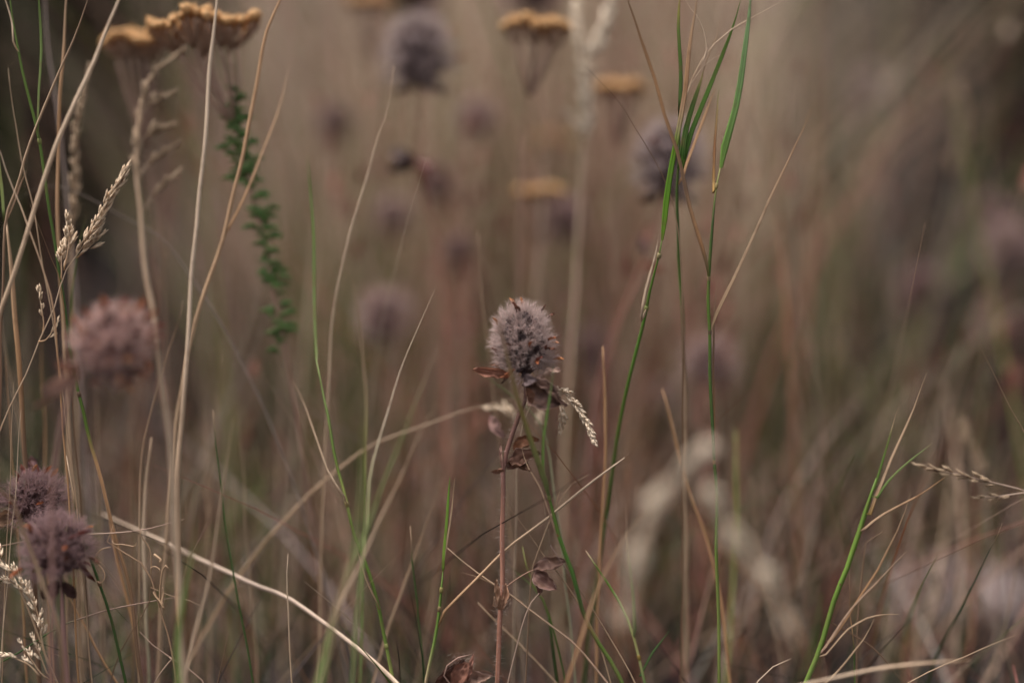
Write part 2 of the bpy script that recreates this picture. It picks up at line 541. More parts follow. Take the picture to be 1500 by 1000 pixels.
def make_stone():
    p = at(1420, 890, 0.42)
    gz = ground_z(p.x, p.y)
    rd = random.Random(4)
    mb = MB()
    nu, nv = 28, 16
    V, F, C = [], [], []
    for j in range(nv + 1):
        th = math.pi * j / nv
        for i in range(nu):
            ph = 2 * math.pi * i / nu
            d = Vector((math.sin(th) * math.cos(ph), math.sin(th) * math.sin(ph), math.cos(th)))
            r = 1 + .22 * mnoise.noise(d * 1.6 + Vector((3, 1, 4))) + .08 * mnoise.noise(d * 5) + .03 * mnoise.noise(d * 14)
            V.append(Vector((d.x * .029 * r, d.y * .022 * r, d.z * .015 * r)))
            k = 1 + .25 * mnoise.noise(d * 6)
            C.append((0.26 * k, 0.205 * k, 0.195 * k))
    for j in range(nv):
        for i in range(nu):
            F.append((j * nu + i, j * nu + (i + 1) % nu, (j + 1) * nu + (i + 1) % nu, (j + 1) * nu + i))
    mb.add(V, F, C)
    o = link('stone', mb.mesh('stone', plant_material('stone_surface', 0, .9, .1, .35)), None, (p.x, p.y, gz + .007))
    tag(o, 'pale rounded stone lying in the litter beyond the dark green blade', 'stone')


make_stone()

# ------------------------------------------------------------------ grass builders
def trace(pts, d):
    """pts (px, py[, d]) from top to bottom; d = (depth at top, depth at bottom)."""
    if not isinstance(d, tuple): d = (d, d)
    L = [0]
    for a, b in zip(pts, pts[1:]): L.append(L[-1] + math.hypot(b[0] - a[0], b[1] - a[1]))
    return [at(p[0], p[1], p[2] if len(p) > 2 else d[0] + (d[1] - d[0]) * l / L[-1]) for p, l in zip(pts, L)]


def mm(px): return px / 7.44 / 1000.0


def shape(kind, pts3, wd, colr, twist=(0.3, 0.3), fold=0.3, slim=.85):
    """wd = (width at top, width at bottom) in photo px at the focus plane."""
    mb = MB()
    length = sum((a - b).length for a, b in zip(pts3, pts3[1:]))
    n = max(10, min(60, int(length / 0.0035)))
    c = catmull(pts3, n)
    for i in range(1, n - 1):                            # slight natural unevenness
        q = c[i] * 90
        c[i] = c[i] + Vector((mnoise.noise(q), mnoise.noise(q + Vector((9, 2, 5))), 0)) * 0.00035
    a, b = mm(wd[0]) * slim, mm(wd[1]) * slim
    if kind == 'tube':
        tube(mb, c, lambda t: 0.5 * (a + (b - a) * t) * (0.35 + 0.65 * min(1, t * 9)), colr, 8, wob=0.05)
    else:
        ribbon(mb, c, lambda t: (a + (b - a) * t) * min(1.0, (t * 3.2) ** 0.8 + 0.05) * (1 - .62 * max(0, (t - .9) / .1) ** 1.5) * (1 + .07 * mnoise.noise(Vector((t * 9, a * 9000, b * 7000)))), colr, fold, twist)
    return mb, c


def hexvar(c, k): return tuple(min(.9, x * k) for x in c)


def stalk(label, pts, d, wd, colr, kind='tube', name='grass_stalk', group=None, twist=(0.3, 0.5), root=True, fold=0.3):
    """One grass stalk or blade that stands by itself: a single mesh rooted in the soil."""
    p = trace(pts, d)
    nv = len(p)
    q = to_ground(p) if root else p
    if isinstance(colr, list) and len(q) > nv:           # colours were read off the visible part
        vis = sum((a - b).length for a, b in zip(p, p[1:]))
        tot = sum((a - b).length for a, b in zip(q, q[1:]))
        colr = [(t * vis / tot, c) for t, c in colr]
    mb, c = shape(kind, q, wd, colr, twist, fold, .66)
    base = c[-1]
    o = link(name, mb.mesh(name, M_STEM if kind == 'tube' else M_BLADE, base), None, base)
    return tag(o, label, 'grass', group)


def node_ring(parent, base, c, py_d, r, colr):
    """A swollen joint on a culm near the place py_d."""
    i = min(range(1, len(c) - 1), key=lambda k: (c[k] - py_d).length)
    tg = (c[i + 1] - c[i - 1]).normalized()
    pts = [c[i] + tg * (k - 3) * 0.00018 for k in range(7)]
    colr = hexvar(colr, .6)
    mb = MB()
    tube(mb, pts, lambda t: r * (0.92 + 0.24 * math.sin(math.pi * t)), colr, 8)
    link('node', mb.mesh('node', M_STEM, base), parent)


def grass_plant(label, culm, leaves=(), nodes=(), group=None, name='grass_plant'):
    """culm = (pts, d, wd, colr); leaves = [(pts, d, wd, colr, kind)]; nodes = [(px, py, d, colr)]."""
    p = trace(culm[0], culm[1])
    q = to_ground(p)
    colr = culm[3]
    if isinstance(colr, list):
        vis = sum((a - b).length for a, b in zip(p, p[1:])); tot = sum((a - b).length for a, b in zip(q, q[1:]))
        colr = [(t * vis / tot, c) for t, c in colr]
    mb, c = shape('tube', q, culm[2], colr)
    base = c[-1]
    root = empty(name, base)
    tag(root, label, 'grass', group)
    link('culm', mb.mesh('culm', M_STEM, base), root)
    for lf in leaves:
        kind = lf[4] if len(lf) > 4 else 'blade'
        lp = trace(lf[0], lf[1])
        near = min(c, key=lambda q: (q - lp[-1]).length) # the leaf grows out of the culm
        if 0.0003 < (near - lp[-1]).length < 0.009: lp.append(near)
        m2, _ = shape(kind, lp, lf[2], lf[3], lf[5] if len(lf) > 5 else (0.2, 0.6))
        link('leaf_blade', m2.mesh('leaf_blade', M_BLADE if kind == 'blade' else M_STEM, base), root)
    for nd in nodes:
        node_ring(root, base, c, at(*nd[:3]), mm(culm[2][1]) * .4, nd[3])
    return root, base, c


def spikelet_mesh(colr, seed, scales=7, wide=.00044):
    rd = random.Random(seed)
    mb = MB()
    for i in range(scales):
        t = i / scales
        side = 1 if i % 2 else -1
        b = Vector((side * .00018, rd.uniform(-.0002, .0002), t * .0030))
        L = .0026 * (1.15 - .45 * t) * rd.uniform(.85, 1.2)
        d = Vector((side * rd.uniform(.18, .42), rd.uniform(-.25, .25), 1)).normalized()
        s = d.cross(Vector((0, 1, 0))).normalized(); u = d.cross(s)
        k = rd.uniform(.82, 1.15)
        cc = hexvar(colr, k)
        ct = hexvar(colr, k * 1.15)
        W = wide
        mid = b + d * L * .4
        V = [b, mid + s * W, mid + u * W * .8, mid - s * W, mid - u * W * .8, b + d * L]
        mb.add(V, [(0, 1, 2), (0, 2, 3), (0, 3, 4), (0, 4, 1), (5, 2, 1), (5, 3, 2), (5, 4, 3), (5, 1, 4)], [cc] * 5 + [ct], [(i, k * 9, 0)] * 6)
    return mb.mesh('spikelet', M_SEED)


SPK_PALE = [spikelet_mesh((0.68, 0.52, 0.36), s) for s in (1, 2)]
SPK_TAN = [spikelet_mesh((0.40, 0.29, 0.19), s) for s in (3, 4)]
SPK_CREAM = [spikelet_mesh((0.78, 0.63, 0.47), s, 8, .00050) for s in (5, 6)]
SPK_SILVER = [spikelet_mesh((0.78, 0.66, 0.52), s, 9) for s in (7, 8)]


def spikelets(parent, base, c, t0, t1, n, meshes, size=1.0, spread=0.5, seed=1, side=0.0, profile=None):
    """Spikelets standing off the stalk c (tip first) between fractions t0 and t1."""
    rd = random.Random(seed)
    N = len(c)
    for i in range(n):
        f = t0 + (t1 - t0) * (i + .3 * rd.random()) / n
        x = f * (N - 1)
        k = min(int(x), N - 2)
        p = c[k].lerp(c[k + 1], x - k)
        tg = (c[k] - c[k + 1]).normalized()              # towards the tip
        a = i * 2.4 + rd.uniform(-.5, .5)
        s = tg.cross(Vector((0.1, 1, 0.1))).normalized(); u = tg.cross(s)
        o = s * (math.cos(a) + side) + u * math.sin(a)
        sp = spread * (0.35 + 0.65 * (i + 1) / n)
        d = (tg + o * sp).normalized()
        if i == 0: d = tg
        sc_ = size * .84 * rd.uniform(.75, 1.15) * (profile(i / n) if profile else 1)
        ob = link('spikelet', meshes[i % len(meshes)], parent, p - base + d * 0.0006 * size)
        q = d.to_track_quat('Z', 'Y')
        ob.rotation_mode = 'QUATERNION'
        ob.rotation_quaternion = q @ Vector((0, 0, 1)).rotation_difference(Vector((0, 0, 1)))
        ob.scale = (sc_ * .85, sc_ * .85, sc_)


def panicle(label, pts, d, wd, colr, t0, t1, n, meshes, size=1.0, spread=.5, seed=1, side=0.0, branches=(), profile=None, group=None, name='grass_panicle'):
    p = trace(pts, d)
    vis = sum((a - b).length for a, b in zip(p, p[1:]))
    q = to_ground(p)
    tot = sum((a - b).length for a, b in zip(q, q[1:]))
    mb, c = shape('tube', q, wd, colr, slim=.62)
    base = c[-1]
    root = empty(name, base)
    tag(root, label, 'grass', group)
    link('culm', mb.mesh('culm', M_STEM, base), root)
    spikelets(root, base, c, t0 * vis / tot, t1 * vis / tot, n, meshes, size, spread, seed, side, profile)
    for bi, (bp, bd, bn, bs) in enumerate(branches):     # side branches of the panicle
        m2, bc = shape('tube', trace(bp, bd), (1.5, 2.5), colr)
        link('branchlet', m2.mesh('branchlet', M_STEM, base), root)
        spikelets(root, base, bc, 0, .75, bn, meshes, bs, spread, seed + 11 + bi)
    return root, base, c


# ------------------------------------------------------------------ clover
def hair(mb, p, d, L, r, cc, bend=0.3, rd=random):
    d = d.normalized()
    s = d.cross(Vector((rd.gauss(0, 1), rd.gauss(0, 1), rd.gauss(0, 1)))).normalized()
    u = d.cross(s)
    m = p + d * L * .55 + u * L * bend * .12
    e = p + d * L + u * L * bend * .45
    V = [p + s * r, p - s * r * .5 + u * r * .87, p - s * r * .5 - u * r * .87,
         m + s * r * .7, m - s * r * .35 + u * r * .6, m - s * r * .35 - u * r * .6, e]
    F = [(0, 1, 4, 3), (1, 2, 5, 4), (2, 0, 3, 5), (3, 4, 6), (4, 5, 6), (5, 3, 6)]
    mb.add(V, F, [cc] * 7, [(0, 0, 0)] * 7)


def clover_head_meshes(rx, rz, n, nh, seed, hairc, corec, hl=1.0):
    """Receptacle, calyces and hair of one clover head, axis along Z, centred on its own middle."""
    rd = random.Random(seed)
    core = MB()
    V, F, C = [], [], []
    nu, nv = 18, 12
    for j in range(nv + 1):
        th = math.pi * j / nv
        for i in range(nu):
            ph = 2 * math.pi * i / nu
            d = Vector((math.sin(th) * math.cos(ph), math.sin(th) * math.sin(ph), math.cos(th)))
            r = .66 * (1 + .18 * mnoise.noise(d * 4 + Vector((seed, 0, 0))))
            V.append(Vector((d.x * rx * r, d.y * rx * r, d.z * rz * r)))
            C.append(hexvar(corec, 1 + .4 * mnoise.noise(d * 7)))
    for j in range(nv):
        for i in range(nu):
            F.append((j * nu + i, j * nu + (i + 1) % nu, (j + 1) * nu + (i + 1) % nu, (j + 1) * nu + i))
    core.add(V, F, C)
    cal, hr = MB(), MB()
    spots = []
    for i in range(n):
        z = 1 - 1.86 * (i + .5) / n
        ph = i * 2.39996 + rd.uniform(-.25, .25)
        s = math.sqrt(max(0, 1 - z * z))
        d = Vector((s * math.cos(ph), s * math.sin(ph), z))
        p = Vector((d.x * rx * .60, d.y * rx * .60, d.z * rz * .62))
        nrm = Vector((d.x / rx, d.y / rx, d.z / rz)).normalized()
        ax = (nrm * .85 + Vector((0, 0, .42)) + Vector((rd.gauss(0, .16), rd.gauss(0, .16), rd.gauss(0, .16)))).normalized()
        L = rx * rd.uniform(.30, .42)
        k = rd.uniform(.7, 1.35)
        tube(cal, [p, p + ax * L * .5, p + ax * L], lambda t: rx * .085 * (.75 + .6 * t - .5 * t * t), tuple(.3 * u + .85 * v for u, v in zip(hexvar(MAUVE, .4 * k), corec)), 5)
        tip = p + ax * L
        spots.append((tip, ax))
        for j in range(5):
            a = 2 * math.pi * j / 5 + rd.uniform(-.3, .3)
            sd = ax.cross(Vector((.2, .3, .9))).normalized(); up = ax.cross(sd)
            o = sd * math.cos(a) + up * math.sin(a)
            td = (ax + o * rd.uniform(.25, .65)).normalized()
            TL = rx * rd.uniform(.30, .58) * hl
            b = tip + o * rx * .05
            hair(hr, b, td, TL, rx * .0085, hexvar(tuple(x * .6 for x in hairc), k), .5, rd)
            for h in range(nh):
                f = rd.uniform(0, .95)
                hd = (td + Vector((rd.gauss(0, .55), rd.gauss(0, .55), rd.gauss(0, .55)))).normalized()
                hair(hr, b + td * TL * f, hd, rx * rd.uniform(.14, .34) * hl, rx * .0036, hexvar(hairc, rd.uniform(.75, 1.2)), .6, rd)
    return core.mesh('receptacle', M_DRY), cal.mesh('calyx', M_DRY), hr.mesh('hair', M_HAIR), spots


def leaf_mesh(mb, base, tip, width, side_hint, colr, curl=0.8, bend=0.25, seed=0, edge=None, roll=0.0):
    """A dried leaflet: oval, keeled along the rib, curled and crumpled."""
    ax = tip - base
    L = ax.length
    ax.normalize()
    s = ax.cross(side_hint)
    s.normalize()
    n = s.cross(ax)
    if roll:
        s, n = s * math.cos(roll) + n * math.sin(roll), n * math.cos(roll) - s * math.sin(roll)
    nu, nv = 18, 10
    V, F, C, B = [], [], [], []
    for i in range(nu + 1):
        t = i / nu
        hw = width * .5 * (math.sin(math.pi * min(1, t * .94 + .05)) ** .75) + width * .02
        for j in range(nv + 1):
            v = j / nv * 2 - 1
            a = v * curl * (1 + .35 * mnoise.noise(Vector((t * 2.5, seed * 3.1, v))))
            ew = 1 + .28 * mnoise.noise(Vector((t * 5, (3 if v > 0 else -3), seed))) * abs(v)
            off_s = hw * ew * (math.sin(a) / max(curl, .01))
            off_n = hw * (1 - math.cos(a)) / max(curl, .01) + bend * L * (t - t * t) * 1.2
            q = Vector((t * 3 + seed, v * 1.5, seed * .7))
            cr = L * .13 * mnoise.noise(q * 1.3) + L * .08 * mnoise.noise(q * 3.0) + L * .03 * mnoise.noise(q * 7)
            V.append(base + ax * (L * t) + s * off_s + n * (off_n + cr))
            c = ramp(colr, t) if isinstance(colr, list) else colr
            if edge and abs(v) > .8: c = edge
            C.append(hexvar(c, 1 + .35 * mnoise.noise(q * 2)))
            B.append((abs(v) * 6, t * 3, seed))
    for i in range(nu):
        for j in range(nv):
            a = i * (nv + 1) + j
            F.append((a, a + 1, a + nv + 2, a + nv + 1))
    mb.add(V, F, C, B)


HEAD_GREY = clover_head_meshes(.0060, .0088, 84, 16, 2, (.58, .465, .44), (.10, .068, .068))
HEAD_RED = clover_head_meshes(.0060, .0072, 78, 18, 4, (.46, .30, .295), (.07, .032, .032))
HEAD_MAIN = clover_head_meshes(.0060, .0108, 130, 24, 1, (.70, .55, .505), (.075, .048, .05), 1.0)
HEAD_PINK = clover_head_meshes(.0060, .0070, 72, 14, 6, (.68, .50, .46), (.13, .075, .07))


HEAD_LONG = clover_head_meshes(.0060, .0090, 80, 14, 9, (.82, .58, .52), (.22, .12, .105))


def petal_mesh(seed, c):
    mb = MB()
    leaf_mesh(mb, Vector((0, 0, 0)), Vector((0, 0, .0026)), .0011, Vector((0, 1, 0)), [(0, hexvar(c, .6)), (1, c)], 1.3, .2, seed)
    return mb.mesh('petal', M_DRY)


PETALS = [petal_mesh(1, (.34, .11, .045)), petal_mesh(2, (.13, .05, .03)), petal_mesh(3, (.48, .21, .09)), petal_mesh(4, (.22, .07, .05))]


def clover(label, hx, hy, d, r, stem, head, tilt=(0, 0), stem_w=6.5, stem_c=PINK, npet=12, hairy=False, group=None, leaves=(), seed=1, petals=None, dstem=None):
    """hx, hy: middle of the head; r: its radius over the 6 mm model; stem: px path below the head."""
    rd = random.Random(seed)
    hp = at(hx, hy, d)
    k = r / .0060
    axis = Vector((math.sin(tilt[0]), math.sin(tilt[1]), 1)).normalized()
    foot = hp - axis * (.0072 * k * .72)
    path = [foot + axis * .001] + trace(stem, (d, dstem if dstem else d))
    q = to_ground(path)
    mb, c = shape('tube', q, (stem_w * .8, stem_w), stem_c)
    base = c[-1]
    root = empty('clover_plant', base)
    tag(root, label, 'clover', group)
    so = link('stem', mb.mesh('stem', M_STEM, base), root)
    if hairy:
        hm = MB()
        for i in range(len(c) - 1):
            for _ in range(22):
                p = c[i].lerp(c[i + 1], rd.random())
                o = Vector((rd.gauss(0, 1), rd.gauss(0, 1), rd.gauss(0, .3))).normalized()
                hair(hm, p + o * mm(stem_w) * .36, o, rd.uniform(.0005, .0014), .000022, (.58, .46, .41), .5, rd)
        tag(link('stem_hair', hm.mesh('stem_hair', M_HAIR, base), so), kind='stuff')
    rot = axis.to_track_quat('Z', 'Y')
    fh = link('flower_head', head[0], root, hp - base)
    fh.rotation_mode = 'QUATERNION'; fh.rotation_quaternion = rot
    fh.scale = (k, k, k)
    tag(link('calyx', head[1], fh), kind='stuff')
    tag(link('hair', head[2], fh), kind='stuff')
    sp = head[3]
    for i in range(npet):
        tip, ax = sp[rd.randrange(len(sp))]
        po = link('petal', PETALS[i % 4], fh, tip + ax * .0016)
        po.rotation_mode = 'QUATERNION'
        po.rotation_quaternion = (ax + Vector((rd.gauss(0, .35), rd.gauss(0, .35), rd.gauss(0, .35)))).normalized().to_track_quat('Z', 'Y')
        s = rd.uniform(.75, 1.35)
        po.scale = (s, s, s)
    for i, lf in enumerate(leaves):                      # (base px, tip px, depth base, depth tip, width px, colour, curl, roll, name)
        m2 = MB()
        leaf_mesh(m2, at(lf[0][0], lf[0][1], lf[2]), at(lf[1][0], lf[1][1], lf[3]), mm(lf[4]), Vector((0, -1, .25)), lf[5], lf[6], .22, seed * 3 + i,
                  lf[9] if len(lf) > 9 else None, lf[7])
        link(lf[8], m2.mesh(lf[8], M_DRY, base), root)
    return root, base, c


# the sharp clover in the middle
F0 = FOCUS
root, base, c = clover('sharp grey fuzzy dried clover head on a hairy reddish stem with brown curled bracts', 767, 507, F0, .0048,
    [(771, 580), (763, 600), (752, 630), (744, 655), (737, 682), (736.5, 720), (736.5, 790), (736, 850), (733, 900), (731, 950), (728, 1000)],
    HEAD_MAIN, (-.10, -.10), 10.0, [(0, (.15, .075, .06)), (.25, (.20, .10, .08)), (.32, PINK), (1, (.25, .12, .08))], 30, True, None, [
    ((745, 548), (692, 541), F0 - .001, F0 - .004, 20, (.33, .15, .10), 1.2, .3, 'bract'),
    ((752, 540), (733, 553), F0 - .005, F0 - .007, 9, RUST, 1.1, .9, 'bract'),
    ((745, 550), (734, 562), F0 - .004, F0 - .004, 6, DBROWN, 1.3, .2, 'bract'),
    ((774, 562), (820, 592), F0 - .003, F0 - .006, 50, (.075, .038, .03), .9, -.35, 'bract', (.30, .19, .15)),
    ((784, 560), (828, 596), F0 - .008, F0 - .005, 15, (.15, .085, .065), 1.3, .9, 'bract', (.36, .24, .19)),
    ((779, 562), (822, 541), F0 - .004, F0 - .006, 17, (.26, .165, .13), 1.2, 1.0, 'bract', (.46, .34, .28)),
    ((772, 568), (779, 592), F0 - .006, F0 - .007, 14, (.11, .045, .025), 1.1, .3, 'bract'),
    ((766, 562), (790, 590), F0 - .003, F0 - .002, 15, DBROWN, 1.2, .8, 'bract'),
    ((768, 560), (786, 556), F0 - .006, F0 - .009, 20, (.12, .085, .085), 1.0, .2, 'bract'),
    ((741, 684), (790, 662), F0 + .002, F0 + .000, 34, (.16, .08, .055), 1.3, .3, 'leaflet', (.33, .22, .18)),
    ((744, 676), (778, 690), F0 + .003, F0 - .002, 26, (.10, .048, .03), 1.3, .6, 'leaflet'),
    ((752, 658), (790, 644), F0 + .005, F0 + .004, 28, (.17, .07, .035), 1.4, .5, 'leaflet', (.35, .23, .18)),
    ((735, 684), (733, 648), F0 - .001, F0 + .001, 6, (.32, .19, .15), 1.4, .1, 'stipule'),
    ((737, 688), (717, 690), F0 - .001, F0 - .003, 9, (.20, .10, .065), 1.2, .5, 'stipule'),
    ((739, 640), (718, 608), F0 + .012, F0 + .014, 22, (.27, .16, .14), 1.2, .4, 'leaflet'),
    ((733, 893), (727, 848), F0 - .001, F0 - .002, 14, (.37, .22, .14), 1.5, .2, 'stipule'),
    ((735, 893), (741, 854), F0 - .002, F0 - .001, 14, (.34, .19, .12), 1.5, -.3, 'stipule'),
    ((734, 892), (724, 872), F0 + .001, F0 - .000, 12, (.40, .26, .17), 1.5, .8, 'stipule'),
    ((736, 892), (748, 876), F0 - .001, F0 - .002, 10, (.46, .33, .25), 1.5, -.6, 'stipule'),
    ((782, 836), (829, 822), F0 + .002, F0 + .002, 32, (.15, .085, .065), 1.3, .5, 'leaflet', (.34, .22, .17)),
    ((782, 838), (816, 862), F0 + .002, F0 - .001, 34, (.19, .105, .085), 1.4, -.2, 'leaflet', (.33, .23, .20)),
    ((785, 842), (790, 872), F0 + .002, F0 + .003, 16, (.22, .125, .10), 1.3, .4, 'leaflet'),
    ((680, 966), (636, 1012), F0, F0 + .004, 34, (.12, .055, .04), 1.2, .2, 'leaflet'),
    ((684, 970), (664, 1012), F0 - .002, F0 - .004, 30, (.17, .075, .05), 1.3, -.2, 'leaflet'),
    ((680, 1002), (724, 988), F0 + .001, F0 - .002, 28, (.27, .17, .13), 1.3, .5, 'leaflet'),
    ((685, 998), (694, 957), F0 - .002, F0 - .001, 11, (.30, .15, .11), 1.4, .2, 'leaflet')], seed=5)
for pts, wd, cc in (([(782, 834), (762, 845), (746, 856), (738, 862)], (1.8, 2.6), (.34, .20, .14)),
                    ([(790, 868), (783, 875), (770, 903), (757, 949), (746, 990), (736, 1030)], (2.2, 3), (.34, .24, .18)),
                    ([(690, 958), (676, 961), (662, 970), (650, 984), (668, 1010), (712, 1050), (728, 1075)], (2.5, 3.5), (.30, .19, .15))):
    m2, _ = shape('tube', trace(pts, (F0 - .001, F0)), wd, cc)
    link('petiole', m2.mesh('petiole', M_STEM, base), root)
hm = MB()
rdh = random.Random(3)
for _ in range(420):                                     # silky hairs round the sheath and the low leaves
    if rdh.random() < .65: p = at(rdh.gauss(735, 5), rdh.uniform(855, 900), F0 + rdh.gauss(0, .0008))
    else: p = at(rdh.uniform(655, 695), rdh.uniform(955, 985), F0 + rdh.gauss(0, .0008))
    hair(hm, p, Vector((rdh.gauss(0, 1), rdh.gauss(0, .6), rdh.gauss(.2, .8))), rdh.uniform(.0006, .0016), .000015, (.55, .45, .40), .9, rdh)
tag(link('silky_hair', hm.mesh('silky_hair', M_HAIR, base), root), kind='stuff')

# clovers in front and behind
DLEAF = lambda x, y, s, d, c=DBROWN: ((x, y), (x + s, y + abs(s) * .35), d, d - .004, abs(s) * .7, c, 1.0, .4, 'leaflet')
clover('grey clover head with dark bracts on a red-brown stem behind the long tan stalk', 614, 86, .345, .0070,
       [(617, 146), (610, 232), (622, 285), (636, 340), (650, 420), (652, 520), (655, 640)], HEAD_GREY, (.03, 0), 8.5, (.30, .13, .09), 6, seed=11,
       leaves=[DLEAF(600, 128, -22, .343), DLEAF(625, 128, 26, .342), DLEAF(612, 132, 18, .340), DLEAF(608, 236, -40, .343, (.05, .03, .025)),
               ((608, 232), (572, 222), .343, .345, 26, (.22, .16, .15), 1.1, .3, 'leaflet'), ((612, 236), (640, 252), .343, .340, 22, (.25, .13, .12), 1.0, .3, 'leaflet'),
               ((612, 236), (622, 270), .343, .346, 20, (.30, .11, .08), 1.0, .3, 'leaflet')])
clover('grey clover head behind the crossing green and brown blades on a slanting red stem', 981, 242, .335, .0069,
       [(968, 300), (950, 355), (932, 410), (908, 472), (888, 520), (872, 600), (862, 720)], HEAD_GREY, (.12, 0), 8.5, (.27, .12, .09), 6, seed=12,
       leaves=[DLEAF(965, 285, -28, .333), DLEAF(975, 288, 30, .333), ((946, 372), (938, 345), .334, .333, 18, (.33, .22, .20), 1.0, .3, 'leaflet'),
               ((940, 390), (974, 398), .334, .330, 13, (.24, .07, .04), 1.2, .3, 'leaflet')])
clover('small pale clover head standing behind the thin upright green culm', 1041, 535, .375, .0058,
       [(1036, 585), (1030, 650), (1020, 760), (1018, 860)], HEAD_PINK, (.05, 0), 7, PINK, 5, seed=13,
       leaves=[DLEAF(1028, 568, -22, .373), DLEAF(1045, 570, 24, .373, (.15, .06, .05))])
clover('pinkish clover head on a short stem behind the curved tan blade', 565, 468, .39, .0062,
       [(568, 520), (572, 580), (576, 700), (578, 800)], HEAD_PINK, (-.05, 0), 7.5, PINK, 6, seed=14,
       leaves=[DLEAF(560, 500, -20, .388), DLEAF(575, 505, 18, .388), ((566, 560), (596, 548), .39, .386, 20, (.2, .09, .07), 1, .3, 'leaflet')])
clover('blurred purplish clover head right behind the sharp clover head', 857, 522, .43, .0060,
       [(858, 570), (855, 640), (850, 760)], HEAD_RED, (0, 0), 7.5, PINK, 6, seed=15, leaves=[DLEAF(850, 555, -22, .43, (.2, .06, .04)), DLEAF(862, 555, 30, .43, (.22, .07, .05))])
clover('large pinkish clover head tilting right in front of the green culm', 160, 508, .252, .0053,
       [(112, 556), (98, 590), (84, 650), (76, 740), (76, 860)], HEAD_LONG, (1.15, -.1), 7, (.25, .14, .12), 60, seed=16,
       leaves=[((118, 548), (62, 572), .249, .247, 28, (.36, .21, .16), 1.2, .5, 'leaflet'), ((118, 540), (82, 532), .250, .249, 18, (.20, .08, .05), 1.1, .2, 'leaflet'),
               ((120, 552), (48, 600), .250, .250, 14, (.30, .19, .15), 1.3, .2, 'leaflet'), ((150, 545), (205, 548), .251, .249, 14, (.10, .05, .05), 1.1, .3, 'leaflet')])
clover('ragged red-tinged clover head beside a brown stalk, upper of a touching pair', 50, 738, .284, .0050,
       [(8, 762), (-12, 790), (-22, 850), (-26, 960)], HEAD_RED, (1.0, -.15), 7, MAUVE, 26, seed=17,
       leaves=[((20, 752), (-14, 766), .281, .279, 26, (.22, .13, .08), 1.1, .3, 'leaflet'), ((25, 730), (-8, 722), .284, .284, 15, (.12, .06, .04), 1.1, .3, 'leaflet'),
               ((60, 700), (45, 668), .290, .292, 22, (.09, .04, .045), 1.1, .2, 'leaflet')])
clover('mauve clover head with red petals above a pink stem, lower of a touching pair', 84, 808, .271, .0054,
       [(92, 865), (95, 920), (98, 1000)], HEAD_RED, (-.06, -.05), 10, (.29, .165, .14), 18, seed=18,
       leaves=[((88, 852), (62, 876), .271, .272, 26, (.06, .03, .025), 1.1, .3, 'leaflet'), ((92, 852), (110, 876), .271, .272, 20, (.07, .035, .03), 1.1, .3, 'leaflet'),
               ((100, 790), (134, 776), .270, .268, 6, (.22, .05, .04), 1.2, .2, 'leaflet'), ((110, 815), (140, 852), .270, .276, 8, (.20, .06, .04), 1.2, .2, 'leaflet')])
clover('dark clover head half out of view above the grey clover head', 602, -10, .42, .0072, [(604, 60), (606, 200), (606, 420)], HEAD_RED, (0, 0), 8, PINK, 5, seed=19, leaves=[DLEAF(600, 22, 24, .42)])
clover('dark clover head half out of view above the flat yarrow head', 780, -14, .42, .0072, [(782, 60), (784, 200), (780, 420)], HEAD_RED, (0, 0), 8, PINK, 5, seed=20, leaves=[DLEAF(780, 18, 24, .42)])
FAR = ['large dusky blurred clover head against the beige grass above the brown V blade tip', 'dusky purple blurred clover head in front of the dark shrub', 'pinkish blurred clover head, larger of a pair before the dark shrub',
       'dark reddish blurred clover head touching a larger pinkish one', 'dark blurred clover head under the small low yarrow head', 'faint pinkish blurred clover head left of the grey clover', 'faint pinkish blurred clover head between the grey clover and flat yarrow',
       'tiny dark clover bud above left of the sharp clover head', 'faint pinkish blurred clover head above the pinkish short-stemmed clover', 'faint pink clover head behind the lone thin tan blade', 'very faint pinkish clover head far right of the small pale clover',
       'very faint pinkish clover head below left of the small pale clover', 'faint pink clover head against the red-brown stem of the grey clover']
FG = 'blurred clover heads in the background'
for i, (x, y, d, r, hd) in enumerate([(1270, 148, .50, .0070, HEAD_GREY), (1352, 432, .46, .0064, HEAD_RED), (1474, 362, .44, .0062, HEAD_PINK),
                                      (1448, 322, .46, .0056, HEAD_RED), (826, 325, .40, .0050, HEAD_RED), (490, 182, .44, .0044, HEAD_RED),
                                      (698, 176, .42, .0046, HEAD_PINK), (672, 368, .39, .0032, HEAD_RED), (575, 318, .42, .0046, HEAD_PINK),
                                      (1462, 480, .48, .0056, HEAD_PINK), (1225, 520, .52, .0060, HEAD_PINK), (975, 588, .44, .0048, HEAD_PINK), (640, 275, .42, .0042, HEAD_RED)]):
    rdi = random.Random(60 + i)
    b = rdi.uniform(-25, 25)
    clover(FAR[i], x, y, d, r, [(x + b * .3, y + 60), (x + b, y + 190), (x + b * 1.4, y + 380)], hd, (rdi.uniform(-.2, .2), 0), 9, (.28, .12, .085), 4, group=FG, seed=40 + i,
           leaves=[DLEAF(x, y + 26, 20, d, (.14, .06, .05)), DLEAF(x, y + 28, -20, d, (.12, .055, .05)), ((x + b * .6, y + 120), (x + b * .6 + 26, y + 108), d, d, 24, (.26, .13, .11), 1, .3, 'leaflet')])

